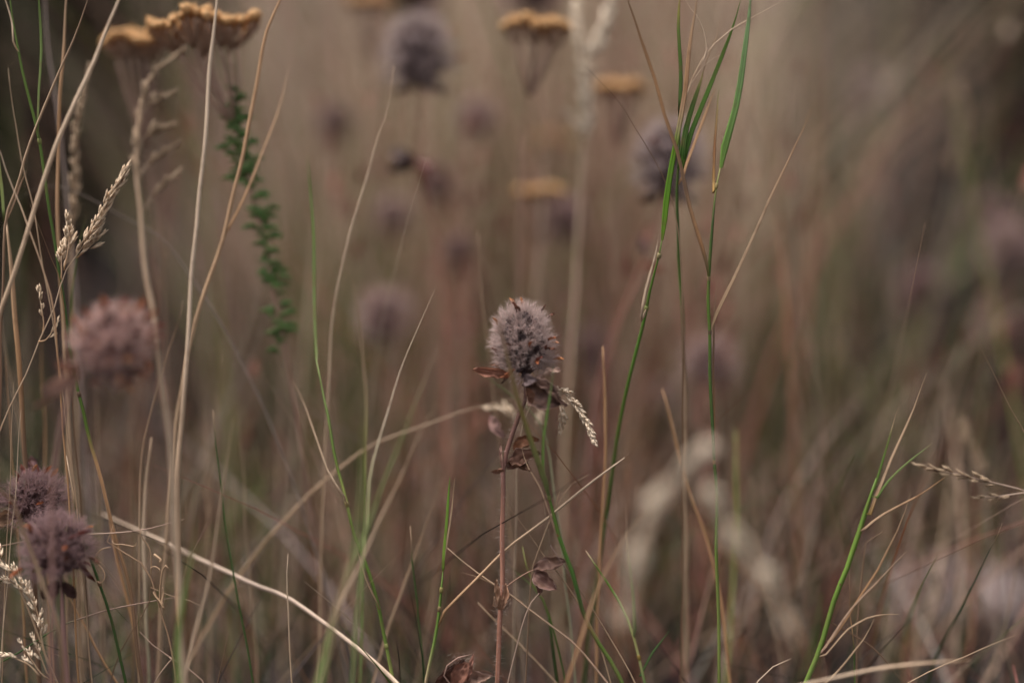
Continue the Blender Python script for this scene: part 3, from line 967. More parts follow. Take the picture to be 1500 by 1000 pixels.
# ------------------------------------------------------------------ yarrow
def floret_mesh(seed):
    rd = random.Random(seed)
    mb = MB()
    prof = [(0, .0004), (.0005, .0008), (.0013, .00115), (.0021, .0013), (.0025, .00105), (.0027, .0005)]
    V, F, C = [], [], []
    for j, (z, r) in enumerate(prof):
        for i in range(9):
            a = 2 * math.pi * i / 9
            k = r * (1 + .16 * rd.uniform(-1, 1))
            V.append((math.cos(a) * k, math.sin(a) * k, z + rd.uniform(-.0001, .0001)))
            f = rd.uniform(.75, 1.2)
            C.append(hexvar((.36, .20, .09) if j < 2 else (.70, .42, .19), f))
    for j in range(5):
        for i in range(9):
            F.append((j * 9 + i, j * 9 + (i + 1) % 9, (j + 1) * 9 + (i + 1) % 9, (j + 1) * 9 + i))
    F.append(tuple(45 + i for i in range(9)))
    mb.add(V, F, C, [(i, i * .3, 0) for i in range(len(V))])
    for k in range(11):                                  # withered disc and ray scraps on top
        a = rd.uniform(0, 6.28); r = rd.uniform(.0002, .0011)
        p = Vector((math.cos(a) * r, math.sin(a) * r, .0024))
        d = Vector((math.cos(a) * .6, math.sin(a) * .6, 1)).normalized()
        hair(mb, p, d, rd.uniform(.0005, .0011), .00016, hexvar((.70, .42, .19), rd.uniform(.5, 1.25)), .6, rd)
    return mb.mesh('floret', M_SEED)


FLORETS = [floret_mesh(s) for s in (1, 2, 3)]


def yarrow(label, x, y, d, half, stem, nfl=46, seed=1, lump=0, leaves=(), group=None, tint=None, tilt=0.0, stem_w=8):
    """half: half width of the flat head in photo px; stem: px path from just below the head."""
    rd = random.Random(seed)
    top = at(x, y, d)
    R = half * KPX * d
    path = trace(stem, d)
    q = to_ground(path)
    mb, c = shape('tube', q, (stem_w * .8, stem_w), (.23, .14, .10))
    base = c[-1]
    root = empty('yarrow_plant', base)
    tag(root, label, 'yarrow', group)
    link('stem', mb.mesh('stem', M_STEM, base), root)
    hub = path[0]
    nb = 8
    centres = []
    for b in range(nb):
        a = 2 * math.pi * b / (nb - 1)
        rr = .68 if b < nb - 1 else 0
        centres.append(Vector((math.cos(a) * R * rr, math.sin(a) * R * rr * .8, rd.uniform(-.1, .1) * R * .5)))
    groups = [[] for _ in range(nb)]
    tries = 0
    pts = []
    while len(pts) < nfl and tries < 4000:
        tries += 1
        a = rd.uniform(0, 6.283); r = math.sqrt(rd.random())
        v = Vector((math.cos(a) * r * R, math.sin(a) * r * R * .8, 0))
        if any((v.xy - o.xy)  .length < .00165 for o in pts): continue
        b = min(range(nb), key=lambda k: (centres[k].xy - v.xy).length)
        v.z = centres[b].z * .7 + R * .09 * (1 - r * r) + R * lump * math.sin(5 * v.x / R + seed) + rd.uniform(-.0004, .0004) + tilt * v.x
        pts.append(v)
        groups[b].append(v)
    for b, g in enumerate(groups):
        if not g: continue
        m2 = MB()
        cp = top + Vector((centres[b].x * .8, centres[b].y * .8, -R * .42 + centres[b].z + tilt * centres[b].x))
        tube(m2, catmull([hub + Vector((0, 0, -.002)), hub.lerp(cp, .5) + Vector((centres[b].x * .12, centres[b].y * .12, -.0006)), cp], 7), (.00045, .0003), (.24, .15, .11), 6)
        for v in g:
            e = top + v
            tube(m2, catmull([cp, cp.lerp(e, .5) + Vector((v.x, v.y, 0)) * .05, e], 5), (.0002, .00024), (.25, .155, .105), 5)
        link('branch', m2.mesh('branch', M_STEM, base), root)
        for v in g:
            o = link('floret', FLORETS[rd.randrange(3)], root, top + v - base)
            s = rd.uniform(.6, 1.0)
            o.scale = (s, s, s)
            o.rotation_euler = (rd.gauss(0, .2), rd.gauss(0, .2) + v.x / R * .35, rd.uniform(0, 6.28))
    for lx, ly, ln, sd in [(q[0] + rd.gauss(0, 4), q[1] + rd.uniform(-34, 30), q[2] * rd.uniform(.3, .7), q[3] * rd.choice((1, 1, -1))) for q in leaves for _ in range(9)]:                        # feathery green leaves along the stem
        m2 = MB()
        p0 = at(lx, ly, d)
        dirv = Vector((sd, rd.uniform(-.7, .2), rd.uniform(.3, 1.2))).normalized()
        L = ln * KPX * d
        rach = catmull([p0, p0 + dirv * L * .6, p0 + dirv * L + Vector((sd * L * .25, 0, -L * .3))], 14)
        g = [(0, (.055, .12, .025)), (1, (.10, .19, .045))]
        tube(m2, rach, (.00045, .0002), g, 5)
        for i in range(1, 13):
            tgv = (rach[i + 1 if i < 13 else 13] - rach[i - 1]).normalized()
            for sgn in (-1, 1):
                sv = tgv.cross(Vector((.3, 1, .2))).normalized() * sgn
                ll = L * .30 * math.sin(math.pi * (i + 2) / 15)
                for kk in range(3):
                    dd = (sv + tgv * (.3 + .45 * kk) + Vector((0, rd.uniform(-.7, .7), rd.uniform(-.2, .5)))).normalized()
                    hair(m2, rach[i], dd, ll * rd.uniform(.7, 1.1), .00014, hexvar((.10, .165, .055), rd.uniform(.5, 1.6)), .4, rd)
        link('leaf', m2.mesh('leaf', M_BLADE, base), root)
    return root


yarrow('broad orange-brown dried yarrow head with branching stalks and small green feathery leaves on its stem', 302, 44, .306, 80,
       [(342, 172), (350, 215), (372, 290), (390, 360), (402, 430), (416, 500), (440, 640)], 110, 2, .09,
       [(346, 165, 40, -1), (348, 205, 34, 1), (352, 220, 42, -1), (358, 235, 44, 1), (366, 262, 46, 1), (370, 275, 40, -1), (384, 330, 40, 1), (388, 350, 44, -1),
        (396, 395, 36, 1), (402, 410, 30, -1), (410, 470, 36, 1), (412, 490, 40, -1), (350, 180, 36, 1)], tilt=.06)
yarrow('blurred orange yarrow head leaning behind the broad yarrow head', 196, 66, .326, 50, [(214, 200), (226, 300), (236, 420), (244, 560)], 50, 3, .08, stem_w=7)
yarrow('flat orange yarrow head with pinkish stalks beside the pale forked panicle', 786, 46, .330, 50, [(776, 128), (768, 200), (762, 300), (758, 460)], 60, 4, .05, stem_w=8, tilt=-.08)
yarrow('small tan yarrow head right of the pale forked panicle', 908, 136, .36, 36, [(906, 200), (900, 320), (896, 480)], 26, 5, .05, stem_w=7)
yarrow('small tan yarrow head low among red stems behind the sharp clover', 788, 288, .37, 34, [(788, 350), (790, 460), (790, 640)], 24, 6, .05, stem_w=7)
yarrow('orange yarrow head cut by the top edge above grey clover', 540, 8, .40, 34, [(542, 80), (548, 220), (550, 420)], 26, 7, .05, stem_w=7)
yarrow('faded brown yarrow head below the flat orange yarrow head', 808, 210, .44, 34, [(806, 260), (806, 400), (804, 560)], 24, 8, .1, stem_w=7)

# ------------------------------------------------------------------ grasses at the left
stalk('thick pale straw stalk slanting down past the green culm to the side', [(188, -40), (174, 0), (146, 68), (106, 160), (76, 230), (52, 300), (24, 394), (0, 462), (-20, 540)], (.270, .274), (9, 11),
      [(0, PALE), (1, TAN)])
stalk('straight pale straw stalk crossing in front of the broad yarrow head', [(322, -50), (318, 0), (310, 62), (301, 200), (291, 300), (282, 392), (274, 510), (267, 600), (262, 660), (259, 720), (260, 790), (261, 860), (264, 1000)], (.274, .270), (8, 12),
      [(0, PALE), (.5, hexvar(PALE, .95)), (1, ORANGE)])
grass_plant('orange straw stalk with a second dead blade splitting off behind the straight pale stalk',
      ([(422, -50), (411, 0), (386, 62), (366, 180), (348, 260), (325, 352), (300, 428), (279, 498), (262, 600), (250, 720)], (.288, .292), (6, 9), [(0, ORANGE), (1, TAN)]),
      [([(425, 92), (412, 150), (385, 225), (356, 296), (332, 340), (324, 356)], (.296, .290), (4, 8), [(0, TAN), (1, ORANGE)])])
grass_plant('tall green culm with an upright side blade, passing behind the large pinkish clover head',
      ([(12, -30), (18, 30), (32, 95), (45, 150), (57, 200), (63, 240), (71, 295), (84, 375), (93, 441), (102, 500), (111, 560), (121, 597), (132, 645), (147, 695), (160, 750), (173, 800), (188, 850), (200, 930)],
       (.281, .283), (4.5, 7), [(0, GREEN), (.25, GREEN), (.5, DGREEN), (.68, GREEN), (.74, ORANGE), (1, BROWN)]),
      [([(54, -40), (58, 20), (61, 80), (57, 140), (56, 190), (58, 206)], .280, (5, 6), [(0, GREEN), (1, LGREEN)]),
       ([(4, -10), (14, 20), (18, 40), (19, 60)], .279, (3, 5), PALE)],
      [(57, 200, .281, YGREEN), (112, 570, .282, BROWN)])
stalk('thin brown dead stalk running down beside the green culm', [(134, -20), (127, 5), (112, 48), (99, 78), (78, 124), (56, 178), (38, 226), (26, 268), (14, 300), (8, 325), (4, 420)], (.279, .281), (5, 7), [(0, BROWN), (.5, TAN), (1, BROWN)])
stalk('straight brownish stalk standing behind the thick slanting straw stalk', [(100, -40), (96, 20), (92, 90), (86, 180), (84, 260), (86, 360), (92, 470), (100, 600)], (.287, .290), (7, 9), [(0, TAN), (.3, ORANGE), (1, TAN)])
stalk('hair-thin tan stalk rising to a point between the green culm and brown stalk', [(12, 100), (19, 160), (27, 210), (37, 255), (50, 305), (60, 370), (74, 450), (90, 560)], (.275, .277), (2, 4), TAN)
stalk('thin tan blade leaning in from the side over the short straw stalk', [(-14, 200), (0, 222), (14, 262), (30, 300), (48, 350), (64, 395), (78, 450), (86, 540)], (.274, .276), (3, 5), [(0, PALE), (1, ORANGE)])
stalk('soft grey-violet straw stalk behind the green side blade', [(62, -40), (66, 20), (74, 95), (84, 168), (96, 260), (106, 380)], (.305, .31), (6, 8), (.30, .23, .20))
grass_plant('short straw stalk with a yellow-green blade rising from its sheath at the side',
      ([(9, 322), (12, 340), (17, 405), (22, 460), (27, 512), (31, 600), (36, 660)], (.284, .286), (8, 9), [(0, TAN), (.6, ORANGE), (1, BROWN)]),
      [([(-2, 190), (-1, 240), (3, 280), (6, 310), (9, 330)], .284, (7, 8), [(0, YGREEN), (1, LGREEN)]),
       ([(40, 248), (30, 270), (20, 300), (11, 323)], .284, (4, 5), BROWN)])
stalk('dark brown sheath blade leaning on the green culm below the thick straw stalk', [(44, 300), (54, 322), (66, 352), (78, 384), (86, 402), (92, 440), (100, 520)], (.279, .282), (3, 7), [(0, TAN), (.3, BROWN), (.6, ORANGE), (1, BROWN)], kind='blade')
panicle('sharp cream grass panicle rising on a thin leaning stalk', [(180, 256), (170, 276), (156, 292), (146, 318), (132, 342), (118, 366), (104, 384), (92, 408), (78, 453), (60, 492), (39, 543), (12, 600), (-6, 650)], (.280, .281), (2.5, 4),
        [(0, PALE), (1, ORANGE)], .0, .33, 40, SPK_PALE, .95, .38, 3, 0,
        [([(100, 334), (101, 352), (99, 372), (94, 396)], .279, 6, .9), ([(90, 374), (91, 392), (90, 410)], .280, 5, .9), ([(140, 350), (128, 364), (112, 378)], .281, 6, .9),
         ([(58, 432), (61, 452), (64, 474), (62, 490)], .281, 4, .55), ([(82, 474), (76, 486), (66, 498), (56, 500)], .280, 5, .5)])
panicle('brownish arched grass panicle with comb-like side tufts below the yarrow heads', [(250, 86), (232, 98), (216, 118), (207, 150), (201, 200), (199, 250), (204, 300), (214, 400), (226, 470), (236, 560), (246, 637), (251, 700), (258, 800)], (.2595, .257), (9, 13),
        [(0, TAN), (1, PALE)], 0, .30, 16, SPK_TAN, .85, .30, 5, 0,
        [([(238, 143), (222, 152), (210, 164), (205, 178)], .2595, 7, .85), ([(232, 190), (218, 196), (207, 205), (203, 216)], .2595, 7, .85), ([(244, 220), (226, 232), (212, 246), (204, 262)], .2595, 7, .85), ([(248, 262), (232, 276), (218, 294), (210, 312)], .2595, 7, .85)])
panicle('slim brown grass panicle blurred behind the sharp cream panicle', [(126, 120), (120, 150), (112, 190), (110, 240), (108, 300), (104, 380), (108, 500)], (.302, .305), (5, 8), TAN, 0, .6, 22, SPK_TAN, 1.0, .35, 7)
stalk('green blade with a brown tip blurred behind the sharp cream panicle', [(128, 308), (124, 330), (116, 360), (110, 400), (104, 450), (102, 520)], (.292, .294), (8, 8), [(0, BROWN), (.08, LGREEN), (.6, GREEN), (1, TAN)], kind='blade')
stalk('thin grey arching dead blade looping over behind the sharp cream panicle', [(28, 290), (50, 278), (80, 272), (110, 280), (150, 300), (190, 322), (240, 352), (290, 420)], (.30, .30), (4, 5), (.36, .29, .25), kind='blade', name='grass_shoot')
stalk('dark brown thin stalk standing between the straight pale stalk and pinkish clover', [(268, 440), (262, 470), (252, 500), (237, 549), (222, 602), (208, 660), (205, 740), (204, 850)], (.29, .288), (3, 5), [(0, BROWN), (1, TAN)])
stalk('dark green thin culm curving behind the thick fallen straw', [(312, 600), (314, 637), (322, 700), (327, 750), (336, 805), (347, 875), (357, 925), (370, 995)], (.287, .286), (3.5, 6), [(0, TAN), (.12, DGREEN), (1, DGREEN)])
grass_plant('dark green culm ending in a split brown sheath by the lower mauve clover',
      ([(97, 667), (101, 690), (107, 722), (112, 750), (121, 785), (130, 812), (140, 838), (150, 867), (160, 900), (170, 937), (185, 998)], (.279, .279), (4, 6), [(0, PALE), (.16, TAN), (.24, DGREEN), (1, DGREEN)]),
      [([(106, 680), (108, 705), (110, 730), (112, 748)], .2785, (2, 5), [(0, TAN), (1, BROWN)])], [(141, 842, .279, (.30, .17, .10))])
stalk('thick fallen straw lying across from the orange stalks to the low green blade', [(150, 752), (218, 784), (282, 814), (342, 842), (372, 856), (420, 874), (465, 904), (504, 934), (540, 962), (572, 990), (600, 1020)], (.302, .279), (9, 12), [(0, PALE), (.5, (.44, .33, .26)), (1, PALE)], name='fallen_straw')
stalk('pink-brown thin dry stalk lying level behind the lower mauve clover', [(270, 760), (240, 768), (207, 776), (160, 781), (107, 783), (50, 790), (0, 800), (-30, 812)], (.281, .283), (3, 4.5), [(0, (.33, .21, .16)), (.6, (.36, .26, .19)), (1, BROWN)])
root, base, c = grass_plant('tangle of dried tan tendrils curling beside the dark green culm',
      ([(166, 769), (159, 776), (155, 786), (160, 797), (175, 806), (200, 819), (216, 834), (224, 852), (231, 878), (237, 900), (243, 916), (252, 955), (258, 1000)], (.279, .280), (2.5, 4), (.36, .23, .14)), name='dried_vetch')
root['category'] = 'vetch'
for o in list(root.children): o.name = 'stem'
for pts, wd in (([(200, 794), (196, 800), (190, 799), (178, 797), (168, 797), (164, 792)], (2, 2)), ([(163, 801), (150, 804), (142, 812), (139, 822), (144, 824), (148, 823)], (1.5, 2)),
                ([(142, 850), (147, 854), (153, 848), (153, 838), (146, 828), (141, 824)], (1.5, 1.8)), ([(207, 776), (204, 781), (206, 787), (212, 793), (219, 804), (222, 830), (221, 845)], (2.5, 2)),
                ([(234, 838), (235, 834), (230, 830), (225, 829), (221, 833), (222, 840)], (2, 2)), ([(248, 834), (244, 828), (240, 832), (237, 850), (235, 875), (234, 890)], (4, 3)),
                ([(233, 824), (236, 820), (230, 815), (226, 812)], (4, 5)), ([(240, 888), (238, 880), (240, 870), (239, 860)], (4, 3)), ([(241, 892), (236, 882), (228, 872), (225, 866)], (5, 3))):
    m2, _ = shape('tube', trace(pts, (.2785, .2795)), wd, (.38, .25, .15))
    link('tendril', m2.mesh('tendril', M_STEM, base), root)
stalk('brown arched dead stalk curving over the mauve clover pair', [(-30, 700), (-6, 714), (12, 724), (24, 748), (37, 785), (50, 820), (65, 862), (78, 892), (88, 918), (92, 980)], (.262, .265), (7, 8), [(0, DBROWN), (.3, BROWN), (.6, TAN), (1, BROWN)])
panicle('sharp pale drooping panicle at the foot of the mauve clover pair', [(-8, 806), (8, 832), (25, 858), (40, 890), (52, 920), (66, 955), (84, 996)], (.277, .279), (4.5, 5), TAN, 0.02, .10, 3, SPK_CREAM, .8, .5, 9, 0,
        [([(0, 826), (12, 832), (24, 842), (34, 855), (42, 868), (50, 884), (56, 900), (60, 925), (66, 955), (76, 985)], .276, 16, .72), ([(2, 848), (14, 852), (28, 862), (44, 876), (52, 892)], .277, 8, .62),
         ([(32, 944), (38, 954), (48, 968), (60, 984), (72, 994)], .277, 4, .6), ([(16, 962), (28, 966), (44, 974), (60, 990)], .276, 3, .7), ([(50, 938), (58, 955), (64, 970), (72, 990)], .2765, 4, .6)])
stalk('thin fallen stalk turning from green to pink across the low panicle', [(260, 874), (222, 880), (162, 892), (120, 905), (82, 920), (32, 952), (0, 970), (-24, 984)], (.281, .280), (3, 4), [(0, (.38, .25, .19)), (.45, (.30, .20, .15)), (.6, DGREEN), (1, DGREEN)])
stalk('brown bent dead stalk kinked below the dried tendrils', [(302, 890), (280, 880), (250, 872), (218, 859), (221, 872, .2795), (214, 892), (196, 920), (176, 955), (164, 990), (158, 1020)], (.279, .280), (2, 4), [(0, TAN), (.4, BROWN), (1, BROWN)])
grass_plant('forked thin dry stalk leaning to the foot of the orange stalks',
      ([(204, 924), (228, 946), (252, 964), (270, 975), (286, 988), (298, 1000), (306, 1020)], (.282, .281), (2.5, 4), (.33, .22, .16)), [([(224, 1006), (236, 985), (249, 968), (252, 965)], .281, (2, 3), (.36, .25, .18), 'tube')])
stalk('orange thin stalk slanting down from the lower mauve clover stem', [(100, 872), (110, 892), (128, 922), (146, 958), (166, 992), (180, 1014)], (.287, .286), (4, 5), ORANGE)
stalk('bright green blade, soft and near, in front of the orange straight stalk', [(288, 748), (284, 790), (277, 830), (268, 880), (262, 940), (262, 1000)], (.253, .255), (9, 15), [(0, LGREEN), (1, (.17, .29, .07))], kind='blade', name='grass_shoot', twist=(.1, .3))
stalk('tan blade slanting down beside the near bright green blade', [(342, 610), (336, 660), (324, 725), (311, 812), (296, 890), (280, 950), (270, 1000)], (.266, .264), (5, 9), [(0, TAN), (1, PALE)], kind='blade', name='grass_shoot')
stalk('upright pale straw with a green edge behind the dried tendrils', [(222, 640), (216, 690), (212, 750), (211, 800), (213, 870), (216, 940), (218, 1000)], (.292, .290), (7, 9), [(0, TAN), (.4, PALE), (1, (.30, .27, .17))])
stalk('short brown pointed dry stem low between tendrils and fallen straw', [(334, 925), (332, 945), (327, 960), (322, 985), (318, 1005)], (.279, .280), (2.5, 4), BROWN)
stalk('orange-brown leaning stalk low behind the dried tendrils', [(158, 740), (164, 780), (174, 830), (186, 880), (198, 930), (204, 1000)], (.290, .289), (6, 7), ORANGE)
SOFT = ['thin tan stalk rising to the tilted pinkish clover leaf', 'hair-thin pale stalk just under the sharp cream panicle stalk', 'soft tan stalk leaning between straight pale stalk and leafy yarrow stem',
        'greyish thin straw leaning from the yarrow leaves toward the straight pale stalk', 'wide faint straw slanting across below the yarrow leaves', 'orange blurred stalk behind the green culm above the pinkish clover',
        'blurred tan stalk hidden partly behind the large pinkish clover', 'blurred brown stalk just right of the large pinkish clover', 'blurred tan stalk right behind the straight pale stalk foot',
        'soft tan stalk behind the dark green curving culm', 'orange soft stalk above the ragged red-tinged clover', 'blurred tan stalk behind the short straw stalk with yellow-green blade']
for i, (x, y, x2, d, wv, cc) in enumerate([(20, 560, 6, .279, 4, TAN), (31, 600, 4, .277, 3, PALE), (330, 480, 300, .31, 6, TAN), (396, 360, 300, .315, 6, (.33, .28, .2)), (400, 440, 250, .32, 8, (.34, .27, .22)),
                                    (60, 470, 70, .30, 8, ORANGE), (140, 560, 150, .305, 8, TAN), (190, 600, 196, .30, 9, (.26, .17, .10)), (300, 560, 306, .31, 7, TAN), (350, 600, 372, .30, 6, TAN), (8, 520, 30, .29, 6, ORANGE), (-10, 380, 40, .30, 5, TAN)]):
    stalk(SOFT[i], [(x, y), (x * .7 + x2 * .3, y + 110), (x2, y + 320)], (d, d), (1.2, wv * .85), cc, group='soft tan stalks at the straw clump')

# ------------------------------------------------------------------ grasses in the middle
stalk('long smooth tan stalk bowing up to a tip below the grey clover', [(577, 96), (566, 168), (553, 205), (540, 250), (524, 300), (504, 376), (494, 420), (487, 470), (482, 545), (478, 620), (474, 720)], (.291, .296), (3, 7.5), [(0, TAN), (.3, PALE), (1, TAN)])
grass_plant('slender green culm topped by a soft upright green blade, dead sheath beside it',
      ([(464, 530), (472, 570), (481, 610), (490, 670), (498, 702), (507, 736), (520, 784), (537, 829), (555, 886), (564, 934), (574, 984), (582, 1030)], (.286, .281), (5, 7.5), [(0, LGREEN), (.3, GREEN), (.4, YGREEN), (.5, GREEN), (.8, GREEN), (1, YGREEN)]),
      [([(450, 215), (454, 270), (458, 340), (460, 400), (462, 470), (464, 535)], (.297, .287), (5, 8), [(0, TAN), (.12, GREEN), (1, LGREEN)]),
       ([(430, 560), (446, 590), (462, 640), (480, 692), (496, 716), (504, 728)], (.290, .2815), (3, 5), [(0, TAN), (1, PALE)]),
       ([(521, 796), (528, 818), (537, 850), (548, 872), (556, 888)], .280, (2.5, 3.5), TAN)], [(504, 728, .2825, (.34, .26, .10)), (564, 934, .281, YGREEN)])
stalk('curved tan blade fading to yellow-green beside the slender green culm', [(489, 330), (500, 372), (514, 410), (525, 450), (533, 530), (537, 610), (534, 700), (532, 780)], (.301, .296), (4, 9), [(0, TAN), (.5, TAN), (.75, YGREEN), (1, LGREEN)], kind='blade', name='grass_shoot')
stalk('pale bleached blade with a sharp tip left of the sharp clover head', [(637, 424), (625, 450), (608, 490), (590, 535), (574, 580), (556, 640), (545, 690), (538, 750), (530, 830)], (.279, .262), (3.5, 8), [(0, PALE), (.5, (.52, .42, .31)), (.8, (.34, .34, .16)), (1, LGREEN)], kind='blade', name='grass_shoot')
stalk('soft pale green blade slanting in front between bleached blade and sharp clover', [(642, 506), (622, 558), (600, 612), (580, 662), (562, 706), (541, 762), (522, 810)], (.260, .256), (4, 9), [(0, PALE), (.4, LGREEN), (1, LGREEN)], kind='blade', name='grass_shoot')
stalk('near light green blade out of focus across the slender green culm', [(533, 560), (530, 660), (527, 735), (521, 800), (506, 852), (491, 900), (476, 972)], (.252, .250), (5, 15), [(0, YGREEN), (.5, LGREEN), (.75, TAN), (1, LGREEN)], kind='blade', name='grass_shoot', twist=(.1, .2))
stalk('near tan blade crossing the light green blade out of focus', [(640, 590), (612, 640), (584, 704), (556, 760), (531, 817), (504, 874), (488, 920), (470, 985)], (.262, .258), (5, 9), [(0, TAN), (1, PALE)], kind='blade', name='grass_shoot')
stalk('sharp pale spike standing alone over the fallen straw', [(422, 810), (421, 850), (422, 880), (424, 930), (427, 1000)], (.2785, .279), (2.5, 6), [(0, PALE), (1, TAN)])
root, base, c = grass_plant('bright green pointed blade on a jointed culm with a long tan straw branching off',
      ([(649, 836), (645, 870), (641, 904), (636, 935), (629, 975), (623, 1010)], (.280, .281), (5.5, 7), [(0, GREEN), (.6, (.12, .2, .04)), (1, TAN)]),
      [([(659, 698), (657, 740), (654, 780), (651, 812), (649, 840)], .2795, (5, 6), [(0, (.12, .25, .03)), (1, (.20, .30, .05))]),
       ([(666, 700), (663, 740), (657, 785), (652, 815), (649, 838)], .281, (3, 4), TAN),
       ([(915, 670), (880, 696), (811, 751), (742, 804), (700, 845), (668, 876), (641, 905)], (.283, .2805), (3.5, 5.5), [(0, PALE), (.5, TAN), (1, ORANGE)], 'tube')],
      [(649, 838, .28, (.36, .30, .10)), (641, 904, .28, (.30, .22, .10))])
stalk('dark green upright culm with a dry brown tip behind the pointed green blade', [(601, 770), (603, 796), (604, 822), (610, 865), (612, 910), (618, 955), (622, 1000)], (.286, .288), (3.5, 6.5), [(0, TAN), (.14, BROWN), (.17, DGREEN), (1, DGREEN)])
stalk('short dark green blade pointing up along the fallen straw', [(495, 913), (512, 930), (530, 949), (552, 973), (572, 998), (585, 1016)], (.278, .279), (3.5, 8), [(0, DGREEN), (1, GREEN)], kind='blade', name='grass_shoot')
stalk('tan blade leaning behind the dark brown-tipped green culm', [(655, 690), (630, 751), (612, 799), (588, 868), (567, 922), (552, 980)], (.296, .294), (4, 7), TAN, kind='blade', name='grass_shoot')
grass_plant('thin tan straw lying behind the clover sheath and running down to the right',
      ([(655, 802), (676, 820), (698, 838), (714, 850), (741, 866), (772, 889), (804, 913), (840, 941), (862, 966), (880, 988), (900, 1014)], (.283, .281), (2.5, 6), [(0, TAN), (1, (.36, .23, .16))]),
      [([(677, 838), (700, 845), (722, 856), (745, 870), (770, 884)], (.282, .2825), (2, 4), TAN)])
stalk('thin tan blade crossing behind the hairy clover stem to the right', [(717, 699), (739, 734), (768, 772), (801, 818), (818, 838), (835, 864), (852, 892), (876, 940), (892, 990)], (.283, .281), (2.5, 5), [(0, BROWN), (.2, TAN), (1, TAN)], kind='blade', name='grass_shoot')
grass_plant('bent thin dry twig rising behind the jointed green culm',
      ([(862, 695), (848, 702), (834, 713), (817, 738), (805, 762), (796, 786), (786, 818), (781, 834), (776, 880), (772, 960)], (.285, .283), (2, 3.5), [(0, TAN), (1, BROWN)]),
      [([(821, 716), (817, 728), (811, 748), (806, 760)], .284, (3, 3), TAN)])
root, base, c = grass_plant('jointed green culm crossing in front of the sharp clover with a yellowing blade',
      ([(800, 700), (806, 735), (814, 763), (819, 786), (829, 815), (838, 840), (849, 880), (859, 908), (876, 938), (893, 964), (912, 1000)], (.2745, .276), (7.5, 7), [(0, GREEN), (.35, (.055, .13, .02)), (.6, DGREEN), (.72, (.24, .17, .07)), (.8, GREEN), (1, GREEN)]),
      [([(706, 385), (709, 402), (722, 443), (734, 484), (744, 530), (754, 568), (766, 606), (776, 640), (788, 674), (798, 700), (801, 716)], (.256, .2735), (2.5, 11), [(0, BROWN), (.3, TAN), (.62, (.33, .27, .10)), (.85, (.30, .32, .12)), (1, LGREEN)], 'blade', (.5, .2)),
       ([(811, 534), (809, 560), (806, 582), (800, 622), (796, 650), (796, 690), (800, 712)], (.268, .2735), (4, 5.5), [(0, (.30, .36, .2)), (.3, (.14, .24, .06)), (1, (.16, .27, .06))], 'blade', (.7, .5)),
       ([(764, 655), (773, 682), (792, 716), (804, 750), (812, 772), (818, 786)], (.279, .2755), (2.5, 5), [(0, TAN), (1, (.20, .12, .09))])],
      [(800, 706, .2745, YGREEN), (819, 786, .275, (.22, .11, .05)), (859, 908, .276, (.34, .20, .06))])
stalk('soft olive culm standing low behind the dried clover leaf', [(765, 800), (778, 848), (792, 872), (804, 901), (814, 937), (822, 970), (829, 1002)], (.287, .286), (3, 6.5), [(0, YGREEN), (.5, GREEN), (1, DGREEN)])
stalk('short broad green blade slanting between hairy stem and dried clover leaf', [(740, 820), (752, 832), (765, 845), (784, 862), (800, 890), (808, 940)], (.288, .289), (7, 7), [(0, TAN), (.05, LGREEN), (.6, (.16, .27, .08)), (1, DGREEN)], kind='blade', name='grass_shoot', twist=(0, .2))
stalk('thin brown straw slanting behind the lower hairy stem', [(700, 882), (734, 918), (773, 956), (814, 999), (830, 1020)], (.289, .288), (3, 5), TAN)
stalk('brown stem slanting down behind the jointed green culm joint', [(806, 798), (824, 826), (842, 855), (866, 889), (888, 925), (906, 956), (925, 988)], (.280, .280), (2.5, 5), [(0, MAUVE), (.4, BROWN), (1, TAN)])
grass_plant('curved light green culm with a swollen yellow joint and a soft upright blade',
      ([(858, 806), (872, 826), (886, 846), (902, 870), (912, 890), (923, 915), (930, 940), (936, 964), (941, 985), (948, 1010)], (.277, .276), (4, 6.5), [(0, TAN), (.08, GREEN), (.5, (.15, .24, .05)), (.72, (.36, .31, .13)), (.88, LGREEN), (1, DGREEN)]),
      [([(917, 740), (917, 765), (919, 795), (923, 825), (928, 870), (929, 900), (930, 930)], (.270, .275), (2, 8), [(0, PALE), (.3, TAN), (.42, LGREEN), (1, LGREEN)]),
       ([(981, 922), (968, 938), (955, 955), (945, 975), (938, 990)], (.279, .277), (3, 5), DGREEN)],
      [(936, 964, .276, (.30, .20, .05))])
stalk('broad tan blade, blurred, sloping to the sharp clover from below the bleached blade', [(768, 578), (740, 587), (708, 594), (672, 604), (636, 618), (590, 634), (540, 655), (480, 700)], (.297, .301), (5, 11), [(0, PALE), (1, TAN)], kind='blade', name='grass_shoot')
stalk('pale green thin blade passing behind the sharp clover bracts', [(690, 536), (704, 548), (732, 566), (756, 584), (782, 606), (800, 640), (812, 720)], (.292, .291), (6, 6), [(0, LGREEN), (1, (.36, .34, .22))], kind='blade', name='grass_shoot')
panicle('small cream drooping panicle hanging beside the dark curled clover bract', [(867, 638), (860, 624), (852, 606), (844, 592), (834, 580), (822, 572), (806, 572), (788, 582), (772, 602), (764, 632), (758, 680), (756, 760)], (.2775, .290), (2, 4), [(0, PALE), (1, (.45, .37, .27))],
        0, .36, 30, SPK_CREAM, .68, .42, 4, 0, [([(822, 618), (823, 604), (821, 590), (814, 578), (806, 573)], .285, 9, .65), ([(790, 604), (786, 592), (776, 586), (768, 594)], .297, 7, .8), ([(730, 600), (740, 602), (752, 614), (760, 636)], .302, 8, .75)])
stalk('blunt tan straw end upright right of the sharp clover', [(883, 507), (884, 540), (886, 580), (887, 640), (884, 720), (880, 800)], (.291, .292), (6, 6), ORANGE)
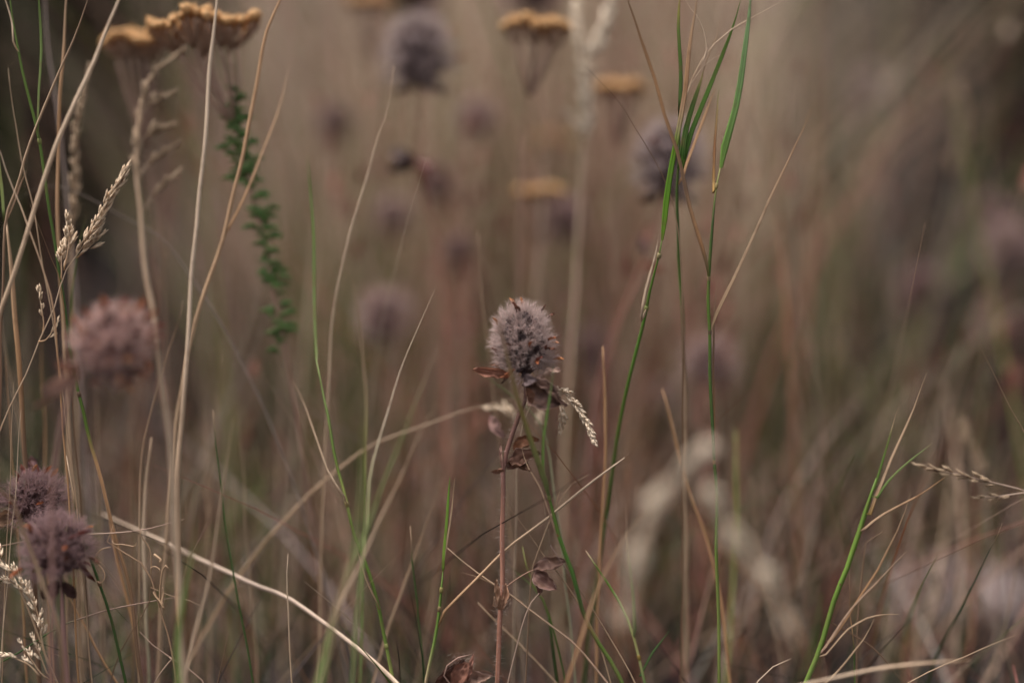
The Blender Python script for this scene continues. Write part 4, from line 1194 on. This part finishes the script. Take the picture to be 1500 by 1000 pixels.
panicle('pale whitish forked panicle on a thick straw stalk beside the flat yarrow head', [(846, 28), (850, 60), (856, 92), (858, 130), (856, 180), (851, 260), (848, 340), (842, 440), (834, 560)], (.335, .34), (8, 16), [(0, PALE), (1, TAN)], 0, .36, 36, SPK_SILVER, 1.25, .4, 6, 0,
        [([(888, 22), (882, 46), (872, 72), (862, 100), (858, 120)], .333, 20, 1.15), ([(836, 172), (844, 184), (852, 196), (855, 206)], .335, 4, .8)])

# ------------------------------------------------------------------ green tuft and brown blades at the right
grass_plant('green culm with a broad yellow-edged blade turning to straw above',
      ([(970, 350), (965, 372), (955, 414), (943, 468), (931, 516), (919, 562), (910, 612), (902, 656), (894, 712), (886, 772), (878, 822)], (.279, .299), (5.5, 8), [(0, GREEN), (.3, (.07, .16, .02)), (.6, GREEN), (1, DGREEN)]),
      [([(1022, -40), (1021, 0), (1014, 50), (1008, 90), (1003, 140), (994, 190), (986, 226), (980, 270), (976, 310), (970, 352)], (.2775, .279), (5, 11), [(0, TAN), (.45, ORANGE), (.56, TAN), (.6, (.16, .27, .02)), (.75, (.10, .24, .015)), (1, (.14, .26, .02))], 'blade', (.2, .1)),
       ([(964, 350), (959, 372), (951, 405), (944, 440), (940, 470)], .278, (4, 6), [(0, PALE), (1, (.42, .30, .20))])],
      [(970, 352, .279, (.40, .34, .16)), (943, 468, .282, YGREEN)])
grass_plant('green tuft of fresh blades with thin curling straw threads on a brown-green culm',
      ([(996, 168), (994, 230), (992, 300), (995, 370), (998, 430), (1001, 480), (1003, 560), (1004, 640)], (.281, .297), (5, 8), [(0, GREEN), (.35, DGREEN), (.55, GREEN), (.7, BROWN), (1, TAN)]),
      [([(996, -30), (996, 0), (994, 36), (996, 80), (998, 110), (997, 160), (996, 180)], .2805, (5, 8), [(0, TAN), (.15, (.30, .24, .06)), (.35, GREEN), (1, DGREEN)]),
       ([(1086, -4), (1076, 30), (1066, 60), (1052, 96), (1040, 126), (1026, 162), (1012, 196), (1002, 228), (997, 250)], (.279, .2805), (5, 10), [(0, GREEN), (1, (.10, .23, .03))], 'blade', (.1, .3)),
       ([(1032, 96), (1027, 118), (1020, 140), (1012, 166), (1005, 190), (1000, 216), (998, 240)], (.2795, .2805), (7, 12), [(0, TAN), (.12, (.35, .30, .10)), (.25, GREEN), (1, (.06, .15, .03))], 'blade', (.5, .3)),
       ([(1152, -2), (1120, 16), (1090, 32), (1062, 50), (1042, 70), (1028, 88), (1014, 116), (1004, 148), (998, 190)], (.278, .280), (2, 3.5), [(0, PALE), (1, TAN)]),
       ([(1056, 81), (1044, 86), (1030, 98), (1018, 114), (1010, 130)], .279, (1.5, 2.5), PALE),
       ([(1000, -10), (1010, 10), (1022, 24), (1030, 42), (1035, 64), (1034, 80), (1026, 96)], .279, (1.5, 2.5), PALE),
       ([(1054, 28), (1051, 50), (1042, 72), (1034, 92), (1031, 104)], .2795, (1.5, 2.5), TAN),
       ([(1048, 130), (1034, 170), (1018, 210), (1006, 240), (1000, 262)], (.288, .284), (4, 6), ORANGE)])
stalk('brown pointed blade leaning over the grey clover head toward the green tuft', [(862, 102), (882, 124), (904, 147), (922, 172), (937, 198), (951, 220), (963, 243), (976, 268), (988, 300), (996, 360), (1000, 440), (1000, 560)], (.277, .286), (2.5, 7), [(0, DBROWN), (.25, BROWN), (.5, TAN), (1, BROWN)], kind='blade', name='grass_shoot', fold=.6)
root, base, c = grass_plant('tall thin green culm with two long brown blades spreading like a V',
      ([(1055, 246), (1051, 270), (1047, 300), (1043, 345), (1038, 398), (1038, 444), (1040, 480), (1040, 540), (1041, 600), (1044, 668), (1048, 710), (1050, 780), (1052, 880)], (.2785, .282), (5.5, 6), [(0, YGREEN), (.12, DGREEN), (.3, GREEN), (.6, DGREEN), (.85, GREEN), (1, (.16, .2, .05))]),
      [([(1101, -30), (1098, 10), (1093, 54), (1089, 90), (1083, 124), (1077, 155), (1070, 186), (1062, 218), (1056, 246)], (.277, .2785), (6, 14), [(0, (.22, .30, .15)), (.5, (.17, .29, .10)), (1, (.19, .33, .06))], 'blade', (.15, .1)),
       ([(905, -50), (919, 0), (930, 28), (941, 58), (961, 120), (977, 176), (991, 222), (1006, 279), (1021, 336), (1032, 376), (1037, 400)], (.2755, .278), (5, 7), [(0, BROWN), (.4, ORANGE), (.7, BROWN), (.85, ORANGE), (.92, (.20, .09, .04)), (.97, (.42, .36, .2)), (1, YGREEN)], 'blade', (.3, .2)),
       ([(1189, 158), (1178, 188), (1165, 216), (1150, 246), (1136, 272), (1122, 300), (1096, 363), (1069, 420), (1052, 456), (1043, 478)], (.279, .2795), (2.5, 6.5), [(0, ORANGE), (.5, TAN), (1, (.36, .24, .14))], 'blade', (.4, .3)),
       ([(1051, 410), (1048, 450), (1046, 480), (1045, 540), (1045, 600), (1044, 666)], (.280, .2815), (2.5, 4.5), [(0, TAN), (.4, BROWN), (1, ORANGE)]),
       ([(1053, 130), (1051, 170), (1048, 210), (1047, 250), (1047, 285)], (.286, .280), (4, 6), [(0, (.20, .2, .06)), (.5, (.28, .12, .05)), (1, (.38, .24, .06))])],
      [(1038, 399, .2785, (.34, .24, .12)), (1040, 480, .279, (.13, .09, .05)), (1044, 668, .281, ORANGE), (1048, 284, .2785, (.40, .30, .12))])

grass_plant('bright green jointed culm with a thin fresh side blade, dead leaves fanning at its foot',
      ([(1284, 700), (1276, 722), (1270, 742), (1264, 762), (1257, 785), (1248, 808), (1240, 832), (1233, 850), (1226, 866), (1214, 905), (1202, 944), (1190, 975), (1180, 1000), (1174, 1020)], (.2795, .279), (9, 8), [(0, GREEN), (.3, (.12, .20, .03)), (.6, GREEN), (1, (.14, .22, .04))]),
      [([(1316, 596), (1308, 620), (1301, 645), (1293, 672), (1285, 700), (1279, 718)], .2795, (2, 5), [(0, BROWN), (.2, TAN), (.35, (.12, .2, .04)), (1, GREEN)]),
       ([(1357, 547), (1347, 575), (1337, 602), (1322, 634), (1308, 664), (1294, 700), (1283, 727), (1276, 750), (1270, 765)], (.278, .2785), (2, 7), [(0, TAN), (.75, TAN), (.85, (.33, .13, .05)), (.95, YGREEN), (1, GREEN)]),
       ([(1365, 649), (1345, 664), (1326, 680), (1308, 697), (1295, 712), (1284, 729)], .278, (2, 5), [(0, TAN), (.08, LGREEN), (1, GREEN)]),
       ([(1384, 699), (1366, 712), (1345, 726), (1318, 740), (1296, 752), (1276, 766), (1264, 777)], .278, (2.5, 4.5), [(0, ORANGE), (1, TAN)]),
       ([(1334, 720), (1326, 748), (1314, 780), (1300, 808), (1284, 838), (1264, 868), (1246, 896), (1226, 926), (1206, 950)], (.280, .279), (2.5, 5), [(0, TAN), (.6, ORANGE), (1, BROWN)]),
       ([(1328, 807), (1306, 830), (1280, 858), (1256, 882), (1236, 906), (1216, 936), (1203, 955)], (.278, .2785), (2.5, 5), [(0, TAN), (1, (.40, .26, .18))]),
       ([(1317, 899), (1296, 900), (1276, 903), (1258, 911), (1240, 922), (1226, 938), (1207, 960)], (.278, .2785), (3, 3.5), TAN),
       ([(1281, 905), (1268, 930), (1250, 954), (1232, 978), (1212, 998), (1190, 1016)], .277, (2, 4), TAN),
       ([(1322, 998), (1306, 976), (1290, 958), (1270, 942), (1250, 930), (1232, 920)], (.279, .280), (2, 4), BROWN)],
      [(1240, 832, .279, (.20, .26, .06)), (1226, 866, .279, (.16, .10, .04))])
stalk('bent brown dead stalk behind the bright green jointed culm', [(1293, 778), (1281, 786), (1270, 793), (1266, 820), (1262, 860), (1257, 900), (1256, 960)], (.285, .286), (2.5, 6), BROWN)
stalk('thin withered green thread stalk right of the jointed culm', [(1244, 838), (1246, 870), (1245, 900), (1250, 940), (1253, 1000)], (.281, .281), (2, 4), [(0, BROWN), (.5, ORANGE), (.7, DGREEN), (1, GREEN)])
stalk('dark green tapered blade with a dry tip in front of the pale stone', [(1468, 766), (1462, 782), (1446, 812), (1434, 838), (1420, 866), (1406, 892), (1392, 918), (1372, 960), (1360, 1000)], (.280, .301), (3, 8), [(0, PALE), (.08, TAN), (.12, (.03, .085, .045)), (1, DGREEN)], kind='blade', name='grass_shoot', fold=.6)
panicle('fine pinkish panicle lying in from the side above the pale stone', [(1358, 684), (1378, 689), (1400, 694), (1424, 699), (1452, 706), (1480, 713), (1510, 722), (1545, 742), (1580, 800)], (.2735, .276), (3, 6), (.40, .29, .22), 0, .42, 22, SPK_TAN, .75, .45, 12, 0,
        [([(1440, 728), (1460, 727), (1480, 724), (1502, 721)], .2745, 7, .55)])
stalk('lone thin tan blade leaning in above the pinkish panicle', [(1412, 453), (1424, 482), (1440, 516), (1460, 556), (1480, 598), (1500, 634), (1524, 690)], (.277, .279), (2, 5.5), [(0, BROWN), (1, TAN)], kind='blade', name='grass_shoot')
stalk('near tan straw lying low across the foot of the jointed culm', [(1420, 966), (1350, 971), (1290, 978), (1230, 990), (1170, 1004), (1120, 1020)], (.262, .264), (6, 8), [(0, TAN), (1, PALE)], name='fallen_straw')
stalk('thin tan straw rising low before the pale stone', [(1487, 930), (1450, 944), (1410, 962), (1370, 978), (1330, 1000), (1300, 1020)], (.283, .281), (2, 4), TAN)
stalk('short curved straw tip low between the two cream plumes', [(1159, 964), (1140, 971), (1124, 982), (1108, 1000), (1098, 1020)], (.278, .278), (2, 4), PALE)
stalk('orange blurred stalk slanting down between the two cream plumes', [(970, 570), (978, 600), (990, 648), (1010, 716), (1030, 776), (1050, 848), (1062, 920), (1068, 990)], (.297, .294), (5, 8), ORANGE)
stalk('soft yellow-green stalk blurred behind the cream plumes', [(1078, 630), (1078, 700), (1077, 780), (1074, 860), (1068, 940)], (.315, .315), (6, 9), YGREEN)
stalk('near tan blade slanting up under the first cream plume', [(962, 740), (930, 766), (908, 800), (888, 838), (868, 884), (852, 930), (838, 975), (828, 1010)], (.263, .262), (5, 9), [(0, TAN), (1, ORANGE)], kind='blade', name='grass_shoot')
panicle('near cream feathery plume, out of focus, arching left of the green culm foot', [(1026, 664), (1006, 682), (984, 706), (964, 734), (948, 770), (936, 812), (926, 860), (914, 910), (904, 960)], (.212, .212), (2, 5), TAN, 0, .90, 150, SPK_SILVER, .66, .9, 21, 0, profile=lambda t: (1.25 - .7 * t) * (.85 + .35 * math.sin(t * 21)))
panicle('near cream feathery plume, out of focus, drooping right of the green culm foot', [(1044, 728), (1052, 746), (1066, 774), (1092, 808), (1118, 842), (1140, 882), (1162, 924), (1186, 968)], (.212, .212), (2, 5), (.42, .33, .2), 0, .92, 150, SPK_SILVER, .64, .9, 22, 0, profile=lambda t: (1.2 - .6 * t) * (.8 + .4 * math.sin(t * 23)))
panicle('faded pinkish panicle blurred at the side above the lone thin blade', [(1408, 152), (1410, 180), (1404, 220), (1392, 290), (1376, 380), (1366, 480)], (.40, .42), (6, 12), (.36, .28, .23), 0, .35, 16, SPK_TAN, 1.3, .35, 23)
panicle('small blurred panicle between the pinkish panicle and the lone blade', [(1414, 628), (1424, 660), (1436, 690), (1444, 740), (1450, 800)], (.325, .325), (4, 6), (.34, .26, .21), 0, .5, 14, SPK_TAN, .9, .4, 24)
FAINT = ['wide pale blurred stalk slanting away right of the brown V blade', 'faint tan stalk far right of the drooping cream plume', 'faint greyish stalk just above the drooping cream plume',
         'faint tan stalk leaning left behind the jointed culm tip', 'faint green stalk behind the lone thin tan blade', 'wide faint tan stalk slanting under the dusky clover by the dark shrub', 'faint pale straw leaning left behind the pinkish lying panicle',
         'faint green stalk left of the flat orange yarrow stem', 'wide light green blurred blade above the pale forked panicle', 'faint green stalk rising right behind the sharp clover head', 'hair-thin tan stalk above the sharp clover head',
         'very wide pale blurred stalk behind the soft upright green blade', 'wide pale blurred stalk behind the yarrow leaves', 'faint tan straw leaning left above the pointed green blade', 'faint pink stem left behind the sharp clover bracts', 'faint pink stem behind the broad blurred tan blade',
         'thin tan straw slanting right under the yellow-green stalk', 'faint pink stem behind the blunt tan straw end', 'faint dull green stalk beside the dark green curving culm', 'wide dull green blurred blade above the fallen straw', 'faint tan stalk behind the slender green culm sheath',
         'faint tan stalk behind the pale bleached blade', 'faint greyish stalk left of the slender green culm', 'faint tan stalk behind the fresh side blade of the jointed culm', 'faint greyish straw slanting right behind the long tan straw tip']
for i, (x, y, x2, d, wv, cc) in enumerate([(1150, 250, 1300, .40, 10, (.36, .30, .2)), (1180, 600, 1150, .36, 8, TAN), (1120, 640, 1140, .33, 6, (.34, .25, .2)), (1330, 560, 1250, .34, 6, TAN), (1440, 500, 1420, .36, 7, GREEN),
                                           (1290, 330, 1380, .38, 9, TAN), (1390, 520, 1300, .33, 7, (.36, .27, .21)), (740, 20, 738, .42, 8, GREEN), (846, -20, 842, .42, 12, (.16, .26, .06)), (795, 420, 790, .38, 7, GREEN), (700, 340, 745, .30, 3, TAN), (476, 160, 440, .36, 14, PALE),
                                           (440, 150, 470, .42, 10, PALE), (665, 640, 600, .31, 6, TAN), (740, 560, 700, .34, 8, PINK), (690, 560, 680, .36, 8, PINK), (1100, 700, 1180, .31, 5, TAN), (950, 560, 930, .36, 8, PINK), (330, 640, 350, .33, 8, (.13, .2, .07)), (390, 700, 380, .36, 12, (.10, .19, .07)),
                                           (520, 640, 500, .34, 8, TAN), (610, 560, 640, .35, 8, TAN), (450, 600, 430, .33, 6, (.33, .26, .2)), (1350, 700, 1330, .32, 5, TAN), (900, 640, 960, .33, 6, (.33, .25, .2))]):
    stalk(FAINT[i], [(x, y), (x * .75 + x2 * .25, y + 150), (x2, y + 420)], (d, d), (1.5, wv), cc, group='faint stalks in the middle distance')
